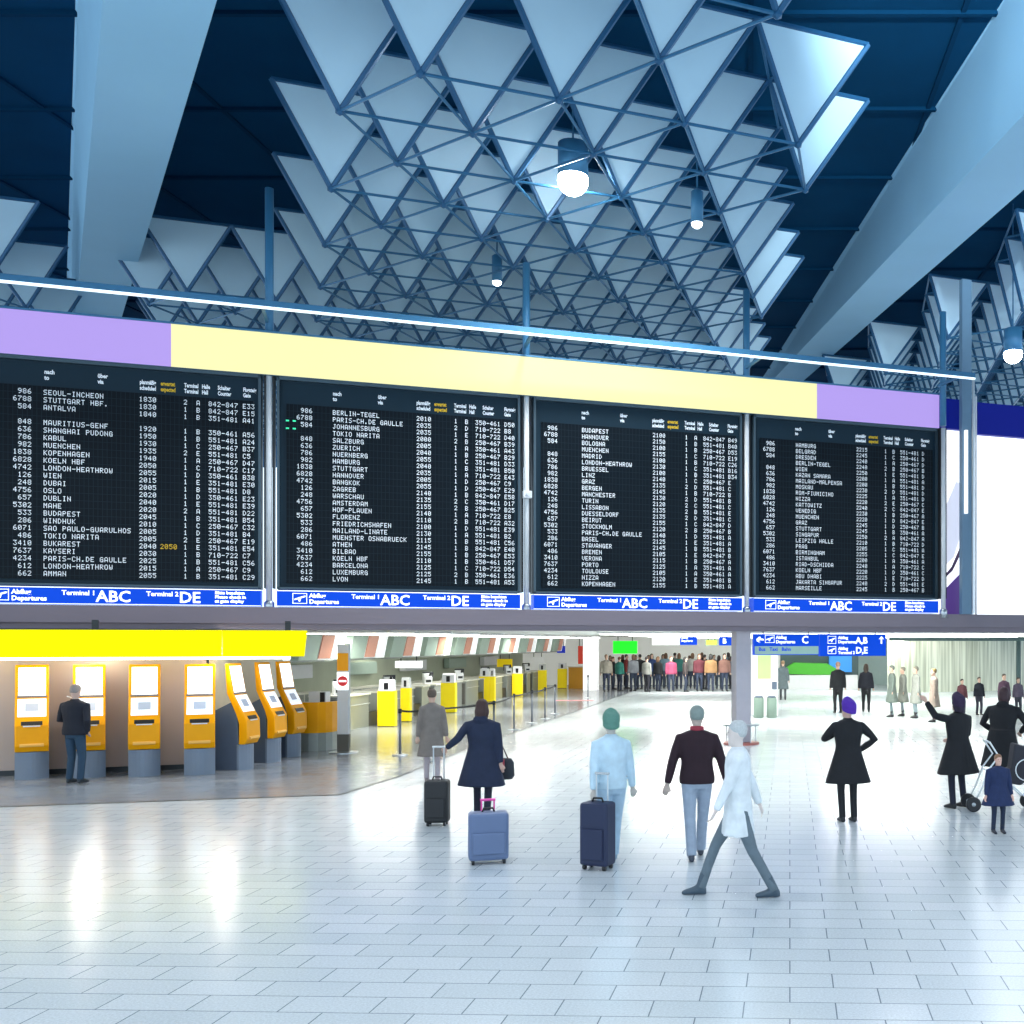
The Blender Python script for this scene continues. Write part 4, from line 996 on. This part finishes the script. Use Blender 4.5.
# the queue
rnd = random.Random(5)
qc = [((.55, .5, .42), 'cream'), ((.02, .02, .03), 'black'), ((.05, .35, .28), 'teal'), ((.45, .06, .06), 'red'), ((.30, .32, .36), 'grey'), ((.02, .02, .025), 'charcoal'), ((.62, .62, .58), 'white'), ((.05, .10, .30), 'blue'), ((.02, .02, .04), 'ink blue'), ((.30, .48, .60), 'pale blue'), ((.60, .10, .22), 'pink'), ((.03, .22, .20), 'dark green'), ((.10, .08, .08), 'brown'), ((.65, .65, .62), 'off-white'), ((.20, .04, .06), 'burgundy'), ((.05, .05, .06), 'dark grey'), ((.5, .28, .12), 'tan'), ((.03, .03, .03), 'jet black'), ((.40, .20, .16), 'rust'), ((.25, .30, .40), 'slate')]
nm_pos = ['beside the white column', 'under the green screen', 'right of the green screen', 'under the plain white sign', 'under the blue sign', 'next to the grey column']
for row in range(2):
    for i, (c, nm) in enumerate(qc):
        if row: c = tuple(v * .7 for v in qc[(i * 7 + 3) % 20][0]); nm = qc[(i * 7 + 3) % 20][1]
        px = 606 + i * 6.6 + row * 3.3 + rnd.uniform(-1.0, 1.0); py = (691.5 if row == 0 else 686) - (i % 2) * 2.4 + rnd.uniform(-.4, .4)
        person(px, py, rnd.uniform(1.70, 1.92), rnd.choice([R180, R180 + .6, R180 - .6, PI/2, 0.3]), 'person in %s top queueing in the %s row %s' % (nm if not row else 'dull ' + nm, 'front' if row == 0 else 'rear', nm_pos[min(5, i * 6 // 20)]), topc=tuple(v * .5 for v in c),
               legc=rnd.choice([(.02, .03, .06), (.02, .02, .03), (.03, .05, .08)]), hair=rnd.choice([(.03, .02, .02), (.12, .06, .03), (.02, .02, .02)]), detail=0, hair_len=rnd.choice([0, .12]), group='people waiting in the queue', build=1.25)

# ================================================================ LUGGAGE AND STROLLER
def suitcase(px, py, w, h, label, m_, rz=0, handle_h=.4, extra=None, soft=False):
    p = ground(px, py); R = thing('trolley_case', label, 'suitcase', (p.x, p.y + .06, 0), rz)
    b = NB(); box(b, -w/2, w/2, -.12, .12, .045, h); obj('shell', b, m_, R, bevel=.035)
    b = NB(); box(b, -w/2 + .04, w/2 - .04, -.15, -.118, .12, h * .62); obj('front_pocket', b, m_, R, bevel=.012)
    for sx in (-1, 1):
        b = NB(); rod(b, (sx * (w/2 - .05) - .015, 0.08, .03), (sx * (w/2 - .05) + .015, .08, .03), .03, 12); obj('wheel', b, black, R, True)
        b = NB(); rod(b, (sx * (w/2 - .05) - .015, -.08, .03), (sx * (w/2 - .05) + .015, -.08, .03), .03, 12); obj('wheel', b, black, R, True)
    if handle_h:
        b = NB()
        for sx in (-1, 1): rod(b, (sx * .07, .1, h - .02), (sx * .07, .1, h + handle_h), .009, 8)
        rod(b, (-.085, .1, h + handle_h), (.085, .1, h + handle_h), .015, 8); obj('pull_handle', b, steel if not extra else extra, R)
    b = NB(); tube(b, [(-.07, 0, h - .01), (-.05, 0, h + .04), (.05, 0, h + .04), (.07, 0, h - .01)], .012, 8); obj('carry_handle', b, black, R, True)
    return R
suitcase(436, 826, .32, .62, 'black upright trolley case beside the person in navy coat', mat('case_black', (.012, .012, .014), .5), rz=.1, handle_h=.44)
suitcase(597, 870, .34, .74, 'navy trolley case beside the walker in pale blue', mat('case_navy', (.010, .018, .06), .5), rz=-.35, handle_h=.30)
suitcase(487, 864, .44, .58, 'grey-blue trolley case with pink handle on the bright floor', mat('case_greyblue', (.12, .17, .30), .5), rz=.3, handle_h=.12, extra=mat('pink', srgb(225, 70, 160), .4))
# shoulder bag of the person at the kiosk
p = ground(92, 777)
R = thing('shoulder_bag', 'pale lilac shoulder bag hanging beside the person at the kiosk', 'bag', (p.x + .02, p.y - .1, .80))
b = NB(); loft(b, [ell((0, 0, z), rx, ry, 14) for z, rx, ry in ((0, .12, .05), (.04, .19, .07), (.16, .18, .065), (.24, .13, .03))]); obj('bag_body', b, mat('lilac_bag', srgb(150, 145, 175), .6, var=.4, scale=10), R, True)
b = NB(); tube(b, [(-.12, 0, .22), (-.25, .08, .45), (-.36, .10, .66), (-.42, .0, .70)], .012, 6); obj('strap', b, white, R, True)
# red bag of the coated traveller
p = ground(507, 818)
R = thing('hand_bag', 'dark handbag with a red flap at the navy coat', 'bag', (p.x - .04, p.y, .55))
b = NB(); loft(b, [ell((0, 0, z), rx, ry, 14) for z, rx, ry in ((0, .11, .05), (.05, .15, .07), (.24, .14, .06), (.30, .10, .03))]); obj('bag_body', b, mat('bag_dark', (.02, .025, .035), .6), R, True)
b = NB(); box(b, -.12, .02, -.085, -.062, .16, .29); obj('flap', b, mat('bag_red', srgb(190, 70, 85), .6), R, bevel=.008)
b = NB(); tube(b, [(-.08, 0, .28), (-.10, 0, .42), (-.02, 0, .46), (.06, 0, .28)], .01, 6); obj('handle', b, black, R, True)
# stroller
p = ground(1013, 812)
R = thing('stroller', 'dark stroller with white curved frame beside the child', 'stroller', (p.x + .04, p.y + .0, 0), .0)
fw = mat('stroller_white', (.75, .78, .8), .35, .3)
b = NB(); tube(b, [(-.62, 0, .10), (-.50, 0, .35), (-.40, 0, .62), (-.25, 0, .82), (-.38, .0, 1.02)], .014, 8); tube(b, [(-.62, .4, .10), (-.50, .4, .35), (-.40, .4, .62), (-.25, .4, .82), (-.38, .4, 1.02)], .014, 8); rod(b, (-.38, 0, 1.02), (-.38, .4, 1.02), .018, 8)
tube(b, [(-.40, 0, .6), (0, 0, .35), (.25, 0, .12)], .012, 8); tube(b, [(-.40, .4, .6), (0, .4, .35), (.25, .4, .12)], .012, 8); obj('frame', b, fw, R, True)
b = NB(); prism(b, [(-.35, .45), (.1, .38), (.28, .55), (.2, .95), (.0, 1.0), (-.05, .62), (-.3, .6)], .05, .35, 'y'); obj('seat', b, mat('stroller_cloth', (.03, .03, .04), .8), R, bevel=.03)
for x, y in ((-.62, 0), (-.62, .4), (.27, 0), (.27, .4)):
    b = NB(); M = Matrix.Translation((x, y, .11)) @ Matrix.Rotation(PI/2, 4, 'X')
    lathe(b, [(.09, -.02), (.11, -.02), (.11, .02), (.09, .02)], n=20, M=M); wl = obj('wheel', b, black, R, True)
    b = NB(); lathe(b, [(.03, -.025), (.03, .025)], n=12, M=M); obj('hub', b, steel, wl, True)
b = NB(); rod(b, (.3, .0, .5), (.3, .0, .9), .01, 6); M = Matrix.Translation((.15, -.02, .62)) @ Matrix.Rotation(PI/2, 4, 'X')
tube(b, [M @ Vector((.155 * math.cos(k * PI / 10), .155 * math.sin(k * PI / 10), 0)) for k in range(21)], .009, 6); obj('hoop', b, fw, R, True)
# bag of the suited man
p = ground(848, 712); R = thing('briefcase', 'black briefcase beside the suited person beyond the beam', 'bag', (p.x, p.y + .1, .0))
b = NB(); box(b, -.2, .2, -.06, .06, 0, .36); obj('case', b, black, R, bevel=.02)
b = NB(); tube(b, [(-.07, 0, .3), (-.05, 0, .36), (.05, 0, .36), (.07, 0, .3)], .012, 6); obj('handle', b, black, R)

# ================================================================ LIGHT AND CAMERA
w = bpy.data.worlds.new('world'); SC.world = w; w.use_nodes = True; nt = w.node_tree
bg = nt.nodes['Background']; bg.inputs[0].default_value = (0.66, 0.84, 1.0, 1); bg.inputs[1].default_value = 2.1
# bright lamps inside the concourse beyond the boards
for (x, y, e) in ((-2, 33, 300), (4, 33, 300), (-2, 42, 300), (5, 42, 300), (-3, 52, 300), (6, 52, 300), (11, 45, 330), (17, 48, 330), (-9.5, 30, 200), (-9, 38, 200), (-8.5, 46, 200), (-13, 30, 80), (-13, 40, 80)):
    ld = bpy.data.lights.new('concourse_light', 'AREA'); ld.energy = e; ld.color = (1, 1, .94); ld.shape = 'RECTANGLE'; ld.size = 3.5; ld.size_y = .3
    lo = bpy.data.objects.new('concourse_light', ld); COL.objects.link(lo); lo.location = (x, y, 2.66)
# spots added under the lighting bar to brighten the middle floor
for sx in (-14, -10.5, -7, -3.5, 0, 3.5):
    p = P0 + U * sx + W * -1.45
    ld = bpy.data.lights.new('bar_fill_spot', 'SPOT'); ld.energy = 500; ld.color = (.93, .97, 1.0); ld.shadow_soft_size = .04; ld.spot_size = math.radians(120); ld.spot_blend = .8
    lo = bpy.data.objects.new('bar_fill_spot', ld); COL.objects.link(lo); lo.location = (p.x, p.y, ZBAR - .1); lo.rotation_euler = (math.radians(-25), 0, 0)
cam = bpy.data.cameras.new('camera'); co = bpy.data.objects.new('camera', cam); COL.objects.link(co)
co.location = (0, 0, H); co.rotation_euler = (PI / 2, 0, 0)
cam.sensor_width = 36; cam.lens = F / 1024 * 36; cam.shift_x = -(CX - 512) / 1024; cam.shift_y = (HY - 512) / 1024
cam.clip_end = 300
SC.camera = co
SC.view_settings.view_transform = 'Standard'; SC.view_settings.look = 'None'; SC.view_settings.gamma = 1; SC.view_settings.exposure = 0.0
